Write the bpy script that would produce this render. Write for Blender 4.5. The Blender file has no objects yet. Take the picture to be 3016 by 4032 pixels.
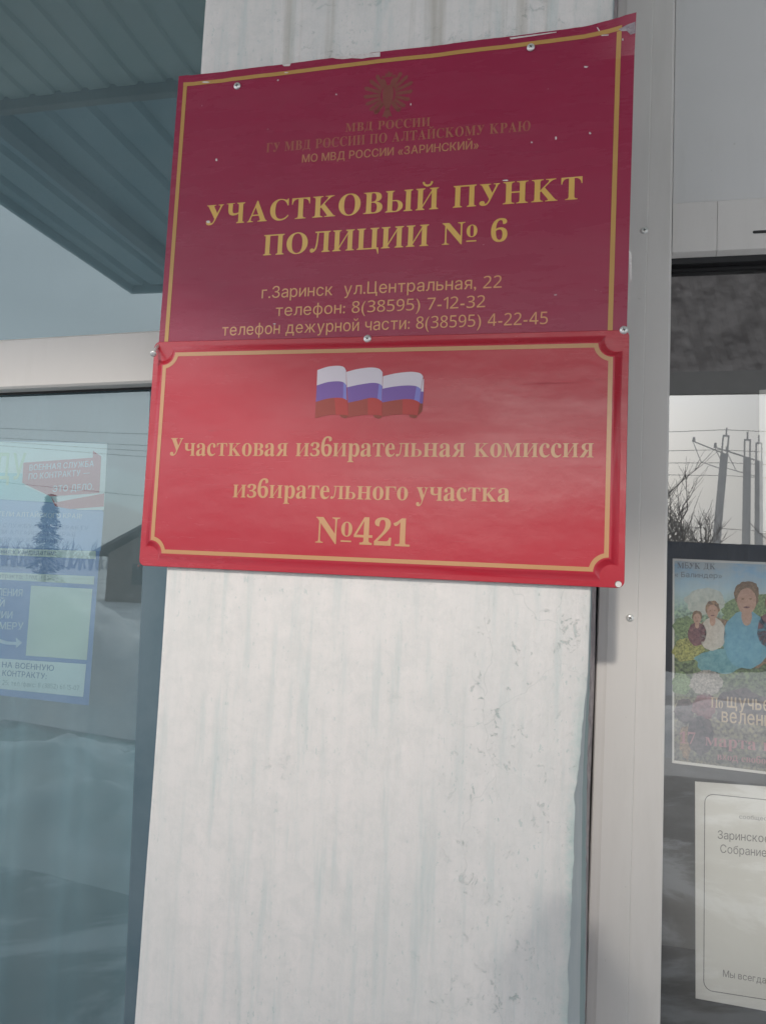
import bpy, bmesh, math, random
from mathutils import Vector, Matrix, geometry, noise
C = bpy.context.scene.collection
SC = bpy.context.scene
rnd = random.Random(7)

# ---------------------------------------------------------------- camera
# measured from the photograph: focal length in pixels of the 3016 x 4032 picture, attitude, position
PW, PH = 3016.0, 4032.0
FPX, PITCH, ROLL, YAW = 2941.605, 0.079124, 0.0453, 0.222708
CAM = Vector((0.218894, -0.871613, -0.141178))
_fw = Vector((-math.sin(YAW) * math.cos(PITCH), math.cos(YAW) * math.cos(PITCH), math.sin(PITCH)))
_r0 = Vector((math.cos(YAW), math.sin(YAW), 0))
_u0 = _r0.cross(_fw)
_rt = _r0 * math.cos(ROLL) + _u0 * math.sin(ROLL)
_up = _u0 * math.cos(ROLL) - _r0 * math.sin(ROLL)
cd = bpy.data.cameras.new('camera')
cam = bpy.data.objects.new('camera', cd)
C.objects.link(cam)
cam.matrix_world = Matrix(((_rt.x, _up.x, -_fw.x, CAM.x), (_rt.y, _up.y, -_fw.y, CAM.y), (_rt.z, _up.z, -_fw.z, CAM.z), (0, 0, 0, 1)))
cd.sensor_fit = 'VERTICAL'; cd.sensor_height = 24.0; cd.lens = FPX / PH * 24.0
cd.clip_start = 0.004; cd.clip_end = 2000
SC.camera = cam

def at(px, py, Y):
    """the point of the plane y = Y that the photograph shows at pixel (px, py)"""
    d = _fw + _rt * ((px - PW / 2) / FPX) - _up * ((py - PH / 2) / FPX)
    return CAM + d * ((Y - CAM.y) / d.y)

# ---------------------------------------------------------------- light
SUN_EL, SUN_AZ = math.radians(28.4), math.radians(2.8)     # sun stands in front of the facade, a little left
sdir = Vector((math.sin(SUN_AZ) * math.cos(SUN_EL), math.cos(SUN_AZ) * math.cos(SUN_EL), -math.sin(SUN_EL)))
sd = bpy.data.lights.new('sun', 'SUN')
sd.energy = 2.0; sd.angle = math.radians(2.6); sd.color = (1.0, 0.93, 0.84)
sun = bpy.data.objects.new('sun', sd); C.objects.link(sun)
sun.rotation_euler = sdir.to_track_quat('-Z', 'Y').to_euler()
w = bpy.data.worlds.new('World'); SC.world = w; w.use_nodes = True
nt = w.node_tree
sky = nt.nodes.new('ShaderNodeTexSky'); sky.sky_type = 'NISHITA'; sky.sun_disc = False
sky.sun_elevation = SUN_EL; sky.sun_rotation = math.pi + SUN_AZ
sky.air_density = 1.0; sky.dust_density = 4.0; sky.ozone_density = 1.5; sky.altitude = 200
bg = nt.nodes['Background']; bg.inputs['Strength'].default_value = 0.10
# thin high cloud veiling the blue
wtc = nt.nodes.new('ShaderNodeTexCoord'); wmp = nt.nodes.new('ShaderNodeMapping'); wmp.inputs['Scale'].default_value = (1.2, 1.2, 4.0)
wns = nt.nodes.new('ShaderNodeTexNoise'); wns.inputs['Scale'].default_value = 1.6; wns.inputs['Detail'].default_value = 5
wrm = nt.nodes.new('ShaderNodeMapRange'); wrm.inputs['From Min'].default_value = 0.3; wrm.inputs['From Max'].default_value = 0.7
wrm.inputs['To Min'].default_value = 0.50; wrm.inputs['To Max'].default_value = 0.75
wmx = nt.nodes.new('ShaderNodeMix'); wmx.data_type = 'RGBA'; wmx.inputs[7].default_value = (25.5, 26.4, 28.0, 1)
nt.links.new(wtc.outputs['Generated'], wmp.inputs['Vector']); nt.links.new(wmp.outputs[0], wns.inputs['Vector'])
nt.links.new(wns.outputs['Fac'], wrm.inputs['Value']); nt.links.new(wrm.outputs[0], wmx.inputs[0])
nt.links.new(sky.outputs[0], wmx.inputs[6])
# bright sky patch added below and beside the sun, for glare on the signs
gdir = Vector((math.sin(math.radians(3.5)) * math.cos(math.radians(15)), -math.cos(math.radians(3.5)) * math.cos(math.radians(15)), math.sin(math.radians(15))))
wdt = nt.nodes.new('ShaderNodeVectorMath'); wdt.operation = 'DOT_PRODUCT'; wdt.inputs[1].default_value = gdir
wnm = nt.nodes.new('ShaderNodeVectorMath'); wnm.operation = 'NORMALIZE'
nt.links.new(wtc.outputs['Generated'], wnm.inputs[0]); nt.links.new(wnm.outputs[0], wdt.inputs[0])
wpw = nt.nodes.new('ShaderNodeMath'); wpw.operation = 'POWER'; wpw.inputs[1].default_value = 50.0
wmax = nt.nodes.new('ShaderNodeMath'); wmax.operation = 'MAXIMUM'; wmax.inputs[1].default_value = 0.0
nt.links.new(wdt.outputs['Value'], wmax.inputs[0]); nt.links.new(wmax.outputs[0], wpw.inputs[0])
wma = nt.nodes.new('ShaderNodeMath'); wma.operation = 'MULTIPLY_ADD'; wma.inputs[1].default_value = 0.85; wma.inputs[2].default_value = 1.0
nt.links.new(wpw.outputs[0], wma.inputs[0])
wsc = nt.nodes.new('ShaderNodeVectorMath'); wsc.operation = 'SCALE'
nt.links.new(wmx.outputs[2], wsc.inputs[0]); nt.links.new(wma.outputs[0], wsc.inputs['Scale']); nt.links.new(wsc.outputs[0], bg.inputs['Color'])
SC.view_settings.view_transform = 'Standard'; SC.view_settings.look = 'None'
SC.view_settings.exposure = -0.32; SC.view_settings.gamma = 1.0

# ---------------------------------------------------------------- helpers
def obj(name, bm, mats, parent=None, smooth=False, recalc=False):
    me = bpy.data.meshes.new(name)
    if recalc: bmesh.ops.recalc_face_normals(bm, faces=bm.faces)
    bm.to_mesh(me); bm.free()
    if not isinstance(mats, (list, tuple)): mats = [mats]
    for m in mats: me.materials.append(m)
    if smooth:
        for p in me.polygons: p.use_smooth = True
    o = bpy.data.objects.new(name, me); C.objects.link(o)
    if parent: o.parent = parent; o.matrix_parent_inverse = parent.matrix_world.inverted()
    return o
def tag(o, label=None, cat=None, group=None, kind=None):
    if label: o['label'] = label
    if cat: o['category'] = cat
    if group: o['group'] = group
    if kind: o['kind'] = kind
    return o
def thing(name, label, cat, loc=(0, 0, 0), group=None):
    o = bpy.data.objects.new(name, None); C.objects.link(o); o.location = loc
    o.matrix_world = Matrix.Translation(loc)
    return tag(o, label, cat, group)
def box(bm, x0, x1, y0, y1, z0, z1, bev=0.0, mi=0):
    vs = [bm.verts.new((x, y, z)) for x in (x0, x1) for y in (y0, y1) for z in (z0, z1)]
    fs = [bm.faces.new([vs[i] for i in f]) for f in ((0, 1, 3, 2), (4, 6, 7, 5), (0, 4, 5, 1), (2, 3, 7, 6), (0, 2, 6, 4), (1, 5, 7, 3))]
    for f in fs: f.material_index = mi
    if bev:
        es = list({e for f in fs for e in f.edges})
        bmesh.ops.bevel(bm, geom=es, offset=bev, segments=2, affect='EDGES', profile=0.5)
    return fs
def tube(bm, pts, rads, n=8, cap=True, mi=0):
    pts = [Vector(p) for p in pts]
    if not isinstance(rads, (list, tuple)): rads = [rads] * len(pts)
    rings = []
    for i, p in enumerate(pts):
        d = (pts[min(i + 1, len(pts) - 1)] - pts[max(i - 1, 0)])
        if d.length < 1e-9: d = Vector((0, 0, 1))
        d.normalize()
        a = d.cross(Vector((0.31, 0.87, 0.38))); a.normalize(); b = d.cross(a)
        rings.append([bm.verts.new(p + (a * math.cos(t) + b * math.sin(t)) * rads[i]) for t in [2 * math.pi * k / n for k in range(n)]])
    for r0, r1 in zip(rings, rings[1:]):
        for k in range(n):
            f = bm.faces.new((r0[k], r0[(k + 1) % n], r1[(k + 1) % n], r1[k])); f.material_index = mi
    if cap:
        bm.faces.new(rings[0][::-1]).material_index = mi; bm.faces.new(rings[-1]).material_index = mi
def lathe(bm, prof, c, n=20, axis='y', mi=0):
    """profile (radius, height along -y) turned about the y axis at c"""
    rings = []
    for r, h in prof:
        rings.append([bm.verts.new((c[0] + r * math.cos(2 * math.pi * k / n), c[1] - h, c[2] + r * math.sin(2 * math.pi * k / n))) for k in range(n)])
    for r0, r1 in zip(rings, rings[1:]):
        for k in range(n):
            bm.faces.new((r0[k], r0[(k + 1) % n], r1[(k + 1) % n], r1[k])).material_index = mi
    bm.faces.new(rings[-1]).material_index = mi
def flat(bm, pts, mi=0):
    f = bm.faces.new([bm.verts.new(p) for p in pts]); f.material_index = mi
    f.normal_update()
    if f.normal.y > 0: f.normal_flip()
    return f
def quadpx(bm, pts, Y, mi=0):
    return flat(bm, [at(x, y, Y) for x, y in pts], mi)

# ---------------------------------------------------------------- materials
def mat(name, col, rough=0.5, spec=0.5, metal=0.0, coat=0.0, coatr=0.1):
    m = bpy.data.materials.new(name); m.use_nodes = True
    b = m.node_tree.nodes['Principled BSDF']
    b.inputs['Base Color'].default_value = (*col, 1); b.inputs['Roughness'].default_value = rough
    b.inputs['Specular IOR Level'].default_value = spec; b.inputs['Metallic'].default_value = metal
    b.inputs['Coat Weight'].default_value = coat; b.inputs['Coat IOR'].default_value = 1.5 + 0.3 * coat; b.inputs['Coat Roughness'].default_value = coatr
    return m
def N(m, t, **kw):
    n = m.node_tree.nodes.new(t)
    for k, v in kw.items():
        if k in n.inputs: n.inputs[k].default_value = v
        else: setattr(n, k, v)
    return n
def L(m, a, b): m.node_tree.links.new(a, b)
def coords(m, scale=(1, 1, 1), loc=(0, 0, 0)):
    tc = N(m, 'ShaderNodeTexCoord'); mp = N(m, 'ShaderNodeMapping')
    mp.inputs['Scale'].default_value = scale; mp.inputs['Location'].default_value = loc
    L(m, tc.outputs['Object'], mp.inputs['Vector']); return mp.outputs[0]
def noise_tex(m, vec, scale, detail=4, rough=0.55, dist=0.0):
    n = N(m, 'ShaderNodeTexNoise'); n.inputs['Scale'].default_value = scale; n.inputs['Detail'].default_value = detail
    n.inputs['Roughness'].default_value = rough; n.inputs['Distortion'].default_value = dist
    L(m, vec, n.inputs['Vector']); return n.outputs['Fac']
def ramp(m, fac, stops):
    r = N(m, 'ShaderNodeValToRGB'); e = r.color_ramp.elements
    while len(e) < len(stops): e.new(0.5)
    for x, (p, c) in zip(e, stops):
        x.position = p; x.color = (*c, 1) if len(c) == 3 else c
    L(m, fac, r.inputs[0]); return r.outputs['Color']
def mixc(m, fac, a, b, mode='MIX'):
    n = N(m, 'ShaderNodeMix'); n.data_type = 'RGBA'; n.blend_type = mode
    for s, v in ((0, fac), (6, a), (7, b)):
        if isinstance(v, (int, float)): n.inputs[s].default_value = v
        elif isinstance(v, tuple): n.inputs[s].default_value = (*v, 1) if len(v) == 3 else v
        else: L(m, v, n.inputs[s])
    return n.outputs[2]
def mathn(m, op, a, b=0.0, clamp=False):
    n = N(m, 'ShaderNodeMath'); n.operation = op; n.use_clamp = clamp
    for i, v in ((0, a), (1, b)):
        if isinstance(v, (int, float)): n.inputs[i].default_value = v
        else: L(m, v, n.inputs[i])
    return n.outputs[0]
def bump(m, h, strength, dist):
    b = N(m, 'ShaderNodeBump'); b.inputs['Strength'].default_value = strength; b.inputs['Distance'].default_value = dist
    L(m, h, b.inputs['Height']); L(m, b.outputs[0], m.node_tree.nodes['Principled BSDF'].inputs['Normal'])
    return b
def P(m): return m.node_tree.nodes['Principled BSDF']
BW = lambda v: (v, v, v)

# whitewashed plaster: brush streaks, turquoise undercoat wearing through, specks, hair cracks
def plaster():
    m = mat('whitewash', (0.7, 0.7, 0.68), 0.85, 0.25)
    v = coords(m, (58, 10, 4.6)); v1 = coords(m, (9, 5, 1.1), (3, 1, 2)); v2 = coords(m); v3 = coords(m, (190, 60, 85))
    streak = noise_tex(m, v, 1.0, 6, 0.62); broad = noise_tex(m, v1, 1.0, 4, 0.6); fine = noise_tex(m, v2, 130, 4, 0.6)
    col = ramp(m, streak, [(0.27, (0.58, 0.63, 0.615)), (0.47, (0.745, 0.72, 0.695)), (0.66, (0.785, 0.745, 0.72))])
    col = mixc(m, ramp(m, broad, [(0.42, BW(0)), (0.72, BW(0.38))]), col, (0.62, 0.63, 0.615))
    mott = noise_tex(m, v2, 42, 7, 0.75, 0.3)
    col = mixc(m, ramp(m, mott, [(0.44, BW(0)), (0.64, BW(0.45))]), col, (0.625, 0.625, 0.605))
    # worn spots showing the old turquoise paint
    blot = noise_tex(m, v2, 48, 9, 0.78, 0.6); area = noise_tex(m, coords(m, (5, 3, 2.2), (1.7, 0, 4.4)), 1.0, 2, 0.5)
    tcx = N(m, 'ShaderNodeTexCoord'); spx = N(m, 'ShaderNodeSeparateXYZ'); L(m, tcx.outputs['Object'], spx.inputs[0])
    area = mathn(m, 'MULTIPLY', area, ramp(m, mathn(m, 'ADD', spx.outputs[0], 0.5), [(0.42, BW(0.84)), (0.66, BW(1.06))]))
    spots = mathn(m, 'MULTIPLY', ramp(m, blot, [(0.60, BW(0)), (0.635, BW(1))]), ramp(m, area, [(0.45, BW(0.08)), (0.64, BW(1))]))
    col = mixc(m, mathn(m, 'MULTIPLY', spots, 0.5), col, (0.27, 0.42, 0.40))
    fleck = mathn(m, 'MULTIPLY', ramp(m, noise_tex(m, v3, 1.0, 4, 0.7), [(0.625, BW(0)), (0.66, BW(0.5))]), ramp(m, noise_tex(m, coords(m, (7, 3, 3.4), (4, 0, 1)), 1.0, 3, 0.6), [(0.40, BW(0.15)), (0.60, BW(1))]))
    col = mixc(m, fleck, col, (0.43, 0.52, 0.50))
    # turquoise rubbed through along the crooked right arris
    tc = N(m, 'ShaderNodeTexCoord'); sp = N(m, 'ShaderNodeSeparateXYZ'); L(m, tc.outputs['Object'], sp.inputs[0])
    edge = mathn(m, 'ADD', sp.outputs[0], mathn(m, 'MULTIPLY', sp.outputs[2], -0.034))       # arris leans
    edge = mathn(m, 'ADD', edge, mathn(m, 'MULTIPLY', mathn(m, 'SUBTRACT', noise_tex(m, v2, 38, 5, 0.7), 0.5), 0.030))
    eg = ramp(m, mathn(m, 'SUBTRACT', edge, 0.0), [(0.257, BW(0)), (0.268, BW(0.8))])
    eg = mathn(m, 'MULTIPLY', eg, ramp(m, mathn(m, 'ADD', sp.outputs[2], 1.0), [(0.62, BW(1)), (0.78, BW(0.15))]))
    col = mixc(m, mathn(m, 'MULTIPLY', eg, ramp(m, noise_tex(m, coords(m, (2, 2, 3)), 1.0, 3), [(0.4, BW(0.25)), (0.6, BW(1))])), col, (0.33, 0.52, 0.50))
    # dirty rain trails near the top
    trail = mathn(m, 'MULTIPLY', ramp(m, noise_tex(m, coords(m, (26, 8, 0.9), (7, 0, 1)), 1.0, 5, 0.6), [(0.52, BW(0)), (0.66, BW(1))]),
                  ramp(m, sp.outputs[2], [(0.40, BW(0)), (0.52, BW(0.6))]))
    col = mixc(m, trail, col, (0.40, 0.37, 0.31))
    # hair cracks
    vo = N(m, 'ShaderNodeTexVoronoi'); vo.feature = 'DISTANCE_TO_EDGE'; vo.inputs['Scale'].default_value = 1.0
    wv = N(m, 'ShaderNodeVectorMath'); wv.operation = 'ADD'
    nz = N(m, 'ShaderNodeTexNoise'); nz.inputs['Scale'].default_value = 24; L(m, v2, nz.inputs['Vector'])
    sc = N(m, 'ShaderNodeVectorMath'); sc.operation = 'SCALE'; sc.inputs['Scale'].default_value = 0.5; L(m, nz.outputs['Color'], sc.inputs[0])
    L(m, coords(m, (16, 4, 8)), wv.inputs[0]); L(m, sc.outputs[0], wv.inputs[1]); L(m, wv.outputs[0], vo.inputs['Vector'])
    crack = mathn(m, 'MULTIPLY', ramp(m, vo.outputs['Distance'], [(0.0, BW(0.28)), (0.010, BW(0))]), ramp(m, area, [(0.5, BW(0)), (0.6, BW(0.8))]))
    col = mixc(m, crack, col, (0.33, 0.38, 0.36))
    L(m, col, P(m).inputs['Base Color'])
    h = mathn(m, 'ADD', mathn(m, 'MULTIPLY', fine, 0.35), mathn(m, 'ADD', mathn(m, 'MULTIPLY', streak, 0.6), mathn(m, 'MULTIPLY', spots, -0.4)))
    bump(m, h, 0.55, 0.004)
    return m
M_plaster = plaster()
def rough_paint(name, a, b, scale, bstr=0.6, rough=0.85, stretch=(1, 1, 1)):
    m = mat(name, a, rough, 0.3); v = coords(m, stretch)
    n = noise_tex(m, v, scale, 6, 0.65, 0.3)
    L(m, ramp(m, n, [(0.35, a), (0.65, b)]), P(m).inputs['Base Color']); bump(m, n, bstr, 0.004)
    return m
M_reveal = rough_paint('pale_blue_plaster', (0.50, 0.56, 0.58), (0.57, 0.61, 0.62), 14, 0.35, stretch=(3, 3, 0.6))
M_reveal2 = rough_paint('turquoise_plaster', (0.27, 0.37, 0.38), (0.36, 0.44, 0.45), 16, 0.4, stretch=(3, 3, 0.7))
M_foam = rough_paint('weathered_foam', (0.22, 0.20, 0.21), (0.47, 0.41, 0.41), 45, 1.0)
def plastic(name, col, rough=0.38, dirt=0.10):
    m = mat(name, col, rough, 0.45); v = coords(m)
    n = noise_tex(m, v, 6, 5, 0.6); f = noise_tex(m, coords(m, (60, 60, 8)), 1, 4, 0.6)
    k = tuple(c * 0.80 for c in col); sm = noise_tex(m, coords(m, (14, 14, 2.2), (5, 2, 8)), 1, 6, 0.65)
    c1 = mixc(m, mathn(m, 'MULTIPLY', n, dirt * 2.5), col, k)
    c1 = mixc(m, ramp(m, sm, [(0.50, BW(0)), (0.72, BW(0.45))]), c1, tuple(c * t for c, t in zip(col, (0.80, 0.80, 0.78))))
    speck = ramp(m, noise_tex(m, v, 95, 3, 0.7), [(0.70, BW(0)), (0.78, BW(0.35))])
    c1 = mixc(m, speck, c1, (0.38, 0.37, 0.34))
    L(m, c1, P(m).inputs['Base Color']); bump(m, f, 0.06, 0.002)
    return m
M_pvc = plastic('white_plastic', (0.69, 0.665, 0.64))
M_pvc2 = plastic('white_plastic_panel', (0.66, 0.655, 0.65), 0.45, 0.18)
M_transom = plastic('white_window_profile', (0.66, 0.63, 0.60), 0.4, 0.25)
M_gasket = mat('black_gasket', (0.018, 0.018, 0.02), 0.6, 0.4)
M_jamb = rough_paint('slate_blue_jamb', (0.085, 0.135, 0.165), (0.12, 0.17, 0.20), 5, 0.1, 0.6)
M_zinc = mat('zinc_screw', (0.74, 0.74, 0.72), 0.36, 0.5, 0.6)
M_recess = mat('dark_recess', (0.03, 0.03, 0.03), 0.7)

def sign_film(name, col, rough, bstr, coat, coatr, marks):
    m = mat(name, col, rough, 0.5, 0, coat, coatr); v = coords(m)
    n = noise_tex(m, v, 5, 4, 0.6); k = tuple(c * 0.88 for c in col)
    c1 = mixc(m, n, col, k)
    # scuffs: thin, nearly level scratches of faded film
    sc = ramp(m, noise_tex(m, coords(m, (7, 5, 150)), 1.0, 5, 0.7), [(0.62, BW(0)), (0.72, BW(marks))])
    ar = ramp(m, noise_tex(m, coords(m, (4, 4, 9), (2, 0, 5)), 1.0, 2), [(0.46, BW(0)), (0.62, BW(1))])
    c1 = mixc(m, mathn(m, 'MULTIPLY', sc, ar), c1, tuple(c * 0.60 for c in col))
    pale = ramp(m, noise_tex(m, coords(m, (1, 1, 1), (9, 0, 3)), 75, 3, 0.75), [(0.735, BW(0)), (0.775, BW(0.65))])
    c1 = mixc(m, pale, c1, (0.62, 0.38, 0.40))
    L(m, c1, P(m).inputs['Base Color'])
    rr = mathn(m, 'ADD', mathn(m, 'MULTIPLY', mathn(m, 'MULTIPLY', sc, ar), 0.25), rough)
    L(m, rr, P(m).inputs['Roughness'])
    smear = noise_tex(m, coords(m, (5, 5, 26), (1, 4, 2)), 1.0, 6, 0.68)
    L(m, mathn(m, 'ADD', mathn(m, 'MULTIPLY', ramp(m, smear, [(0.40, BW(0)), (0.66, BW(1))]), 0.20), mathn(m, 'ADD', mathn(m, 'MULTIPLY', sc, 0.25), coatr)), P(m).inputs['Coat Roughness'])
    L(m, ramp(m, noise_tex(m, coords(m, (3, 3, 11), (6, 1, 0)), 1.0, 7, 0.7), [(0.36, BW(coat * 0.35)), (0.60, BW(coat))]), P(m).inputs['Coat Weight'])
    h = mathn(m, 'ADD', mathn(m, 'MULTIPLY', noise_tex(m, v, 60, 3, 0.55), 0.35), mathn(m, 'MULTIPLY', noise_tex(m, coords(m, (6, 6, 14)), 1.0, 2), 1.2))
    b = bump(m, h, bstr, 0.004)
    L(m, b.outputs[0], P(m).inputs['Coat Normal'])
    return m
M_red = sign_film('red_film', (0.47, 0.008, 0.028), 0.36, 0.16, 0.6, 0.14, 0.9)
M_maroon = sign_film('maroon_film', (0.315, 0.007, 0.052), 0.42, 0.07, 0.45, 0.2, 0.5)
M_gold = mat('gold_print', (0.70, 0.42, 0.09), 0.42, 0.5, 0, 0.6, 0.17)
M_gold2 = mat('tan_print', (0.52, 0.26, 0.105), 0.42, 0.5, 0, 0.6, 0.17)
M_gold3 = mat('orange_tan_print', (0.66, 0.32, 0.13), 0.42, 0.5, 0, 0.6, 0.17)
M_faded = mat('faded_brown_print', (0.37, 0.125, 0.075), 0.45, 0.5)
M_faded2 = mat('faded_tan_print', (0.46, 0.20, 0.10), 0.45, 0.5)
M_emblem = mat('faded_emblem_print', (0.225, 0.060, 0.048), 0.45, 0.5)
M_shadowprint = mat('dark_print', (0.26, 0.05, 0.03), 0.45, 0.5)
M_bare = rough_paint('bare_sheet_edge', (0.62, 0.55, 0.53), (0.74, 0.70, 0.67), 160, 0.3)
M_torn = rough_paint('torn_film', (0.16, 0.12, 0.14), (0.50, 0.44, 0.46), 70, 0.8)
M_edge = mat('sheet_metal_edge', (0.13, 0.10, 0.10), 0.5, 0.5, 0.4)

# ---------------------------------------------------------------- lettering
_gc = {}
def _bez(spl, res=6):
    out = []; pts = spl.bezier_points; n = len(pts)
    for i in range(n):
        a, b = pts[i], pts[(i + 1) % n]
        p0, p1, p2, p3 = a.co, a.handle_right, b.handle_left, b.co
        straight = (p1 - p0).cross(p3 - p0).length < 1e-5 and (p2 - p0).cross(p3 - p0).length < 1e-5
        k = 1 if straight else res
        for j in range(k):
            t = j / k; u = 1 - t
            q = p0 * u ** 3 + p1 * (3 * u * u * t) + p2 * (3 * u * t * t) + p3 * t ** 3
            if not out or (Vector((q.x, q.y)) - Vector(out[-1])).length > 1e-4: out.append((q.x, q.y))
    return out
def _area(c): return 0.5 * sum(c[i][0] * c[(i + 1) % len(c)][1] - c[(i + 1) % len(c)][0] * c[i][1] for i in range(len(c)))
def norm(cs):
    if not cs: return cs
    big = max(cs, key=lambda c: abs(_area(c)))
    return [c[::-1] for c in cs] if _area(big) < 0 else cs
def font(ch):
    cu = bpy.data.curves.new('glyph', 'FONT'); cu.body = ch; o = bpy.data.objects.new('glyph', cu); C.objects.link(o)
    bpy.context.view_layer.update()
    c2 = o.to_curve(bpy.context.evaluated_depsgraph_get())
    cs = [_bez(s) for s in c2.splines if len(s.bezier_points) > 1]
    o.to_curve_clear(); bpy.data.objects.remove(o); bpy.data.curves.remove(cu)
    return norm([c for c in cs if len(c) > 2 and abs(_area(c)) > 1e-6])
def tr(cs, sx=1, sy=1, dx=0, dy=0): return norm([[(x * sx + dx, y * sy + dy) for x, y in c] for c in cs])
def rect(x0, x1, y0, y1): return [(x0, y0), (x1, y0), (x1, y1), (x0, y1)]
def pos(c): return c if _area(c) > 0 else c[::-1]
H_ = 0.676
def stem(x, h=H_, w=0.15, ov=0.062, t=0.024):
    out = [rect(x, x + w, 0, h)]
    for y0, s in ((0, 1), (h, -1)):
        out.append(pos([(x - ov, y0), (x + w + ov, y0), (x + w + ov, y0 + s * t), (x + w, y0 + s * (t + 0.03)), (x, y0 + s * (t + 0.03)), (x - ov, y0 + s * t)]))
    return out
def bowl(x, y0, y1, w_, th=0.145, tn=0.032):
    n = 16; cy = (y0 + y1) / 2; ry = (y1 - y0) / 2; k = w_ * 0.35
    out = [(x, y0), (x + k, y0)] + [(x + k + (w_ - k) * math.sin(math.pi * i / n), cy - ry * math.cos(math.pi * i / n)) for i in range(1, n)] + [(x + k, y1), (x, y1)]
    iw = w_ - th
    inn = [(x, y0 + tn), (x + k, y0 + tn)] + [(x + k + (iw - k) * math.sin(math.pi * i / n), cy - (ry - tn) * math.cos(math.pi * i / n)) for i in range(1, n)] + [(x + k, y1 - tn), (x, y1 - tn)]
    return [pos(out), pos(inn)[::-1]]
def circ(x, y, r, n=16): return [(x + r * math.cos(2 * math.pi * i / n), y + r * math.sin(2 * math.pi * i / n)) for i in range(n)]
def MB(ch):
    if ch.isdigit(): return font(chr(0x1d7ce + int(ch)))
    return font(chr((0x1d400 if ch.isupper() else 0x1d41a) + ord(ch.upper()) - 65))
def breve(cx, y):
    o = [(cx - 0.15 * math.cos(math.pi * i / 12), y - 0.125 * math.sin(math.pi * i / 12)) for i in range(13)]
    i_ = [(cx - 0.10 * math.cos(math.pi * i / 12), y + 0.01 - 0.07 * math.sin(math.pi * i / 12)) for i in range(13)]
    return [pos(o + i_[::-1]), circ(cx - 0.125, y, 0.035), circ(cx + 0.125, y, 0.035)]
def serif(ch):
    lat = {'А': 'A', 'В': 'B', 'С': 'C', 'Е': 'E', 'К': 'K', 'М': 'M', 'Н': 'H', 'О': 'O', 'Р': 'P', 'Т': 'T', 'а': 'a', 'е': 'e', 'о': 'o', 'р': 'p', 'с': 'c', 'у': 'y'}
    if ch in lat: return MB(lat[ch])
    if ch.isdigit(): return MB(ch)
    if ch == 'У': return tr(MB('y'), 1.30, 1.0, 0, 0.203)
    if ch == 'П': return stem(.07) + stem(.49) + [rect(.2, .52, H_ - .042, H_)]
    if ch == 'И': return stem(.07) + stem(.49) + [pos([(.21, .06), (.21, .13), (.50, .62), (.50, .55)])]
    if ch == 'Й': return serif('И') + breve(.355, .85)
    if ch == 'Н': return stem(.07) + stem(.49) + [rect(.2, .5, .315, .36)]
    if ch == 'Ц': return stem(.07) + stem(.49) + [rect(.2, .70, 0, .042), pos([(.62, .02), (.705, .02), (.705, -.16), (.685, -.16), (.65, -.04)])]
    if ch == 'Ч':
        c = [(.08, .62), (.08, .44), (.10, .35), (.15, .29), (.23, .262), (.31, .265), (.40, .29), (.48, .33), (.48, .375), (.40, .345), (.33, .33), (.28, .335), (.245, .36), (.23, .41), (.23, .62)]
        return stem(.44) + [pos(c), rect(.015, .29, H_ - .024, H_), rect(.08, .23, .6, H_)]
    if ch == 'Ь': return stem(.07) + bowl(.2, 0, .375, .35)
    if ch == 'Ы': return serif('Ь') + stem(.64)
    if ch == 'Л':
        leg = [(.24, H_ - .02), (.29, H_ - .02), (.275, .40), (.255, .22), (.22, .10), (.16, .03), (.09, .0), (.09, .05), (.15, .09), (.19, .17), (.215, .30), (.23, .45)]
        return stem(.46) + [rect(.17, .5, H_ - .042, H_), pos(leg), circ(.085, .068, .07)]
    if ch == 'Д':
        leg = [(.22, H_ - .02), (.275, H_ - .02), (.265, .40), (.235, .18), (.18, .03), (.11, .03), (.165, .14), (.2, .30), (.215, .5)]
        return [rect(.45, .60, .02, H_), rect(.15, .66, H_ - .03, H_), pos(leg), rect(.03, .71, 0, .045), pos([(.03, .03), (.03, -.15), (.05, -.15), (.11, .03)]), pos([(.71, .03), (.71, -.15), (.69, -.15), (.63, .03)])]
    if ch == 'Г': return stem(.07) + [rect(.2, .55, H_ - .042, H_), pos([(.40, H_ - .03), (.55, H_ - .03), (.55, H_ - .20), (.53, H_ - .20), (.50, H_ - .09)])]
    if ch == 'Ю': return stem(.07) + [rect(.2, .42, .315, .36)] + tr(MB('O'), .86, 1, .36, 0)
    if ch == 'Я': return tr(MB('R'), -1, 1, .72, 0)
    if ch == '№': return tr(MB('N'), 1, 1) + tr(MB('o'), .72, .80, .74, .20) + [rect(.76, 1.06, .05, .09)]
    sm = {'в': ('В', .80), 'к': ('К', .78), 'т': ('Т', .80), 'м': ('М', .80), 'я': ('Я', .76), 'и': ('И', .84), 'н': ('Н', .84), 'л': ('Л', .84), 'ь': ('Ь', .84), 'ч': ('Ч', .84), 'г': ('Г', .84), 'п': ('П', .84)}
    if ch in sm: return tr(serif(sm[ch][0]), sm[ch][1], .473 / .676)
    if ch == 'з': return tr(MB('3'), .86, .70)
    if ch == 'б': return tr(MB('6'), .98, 1.0)
    return font(ch)
def sans(ch):
    if ch.isdigit(): return font(chr(0x1d7e2 + int(ch)))
    return font(ch)
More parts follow.
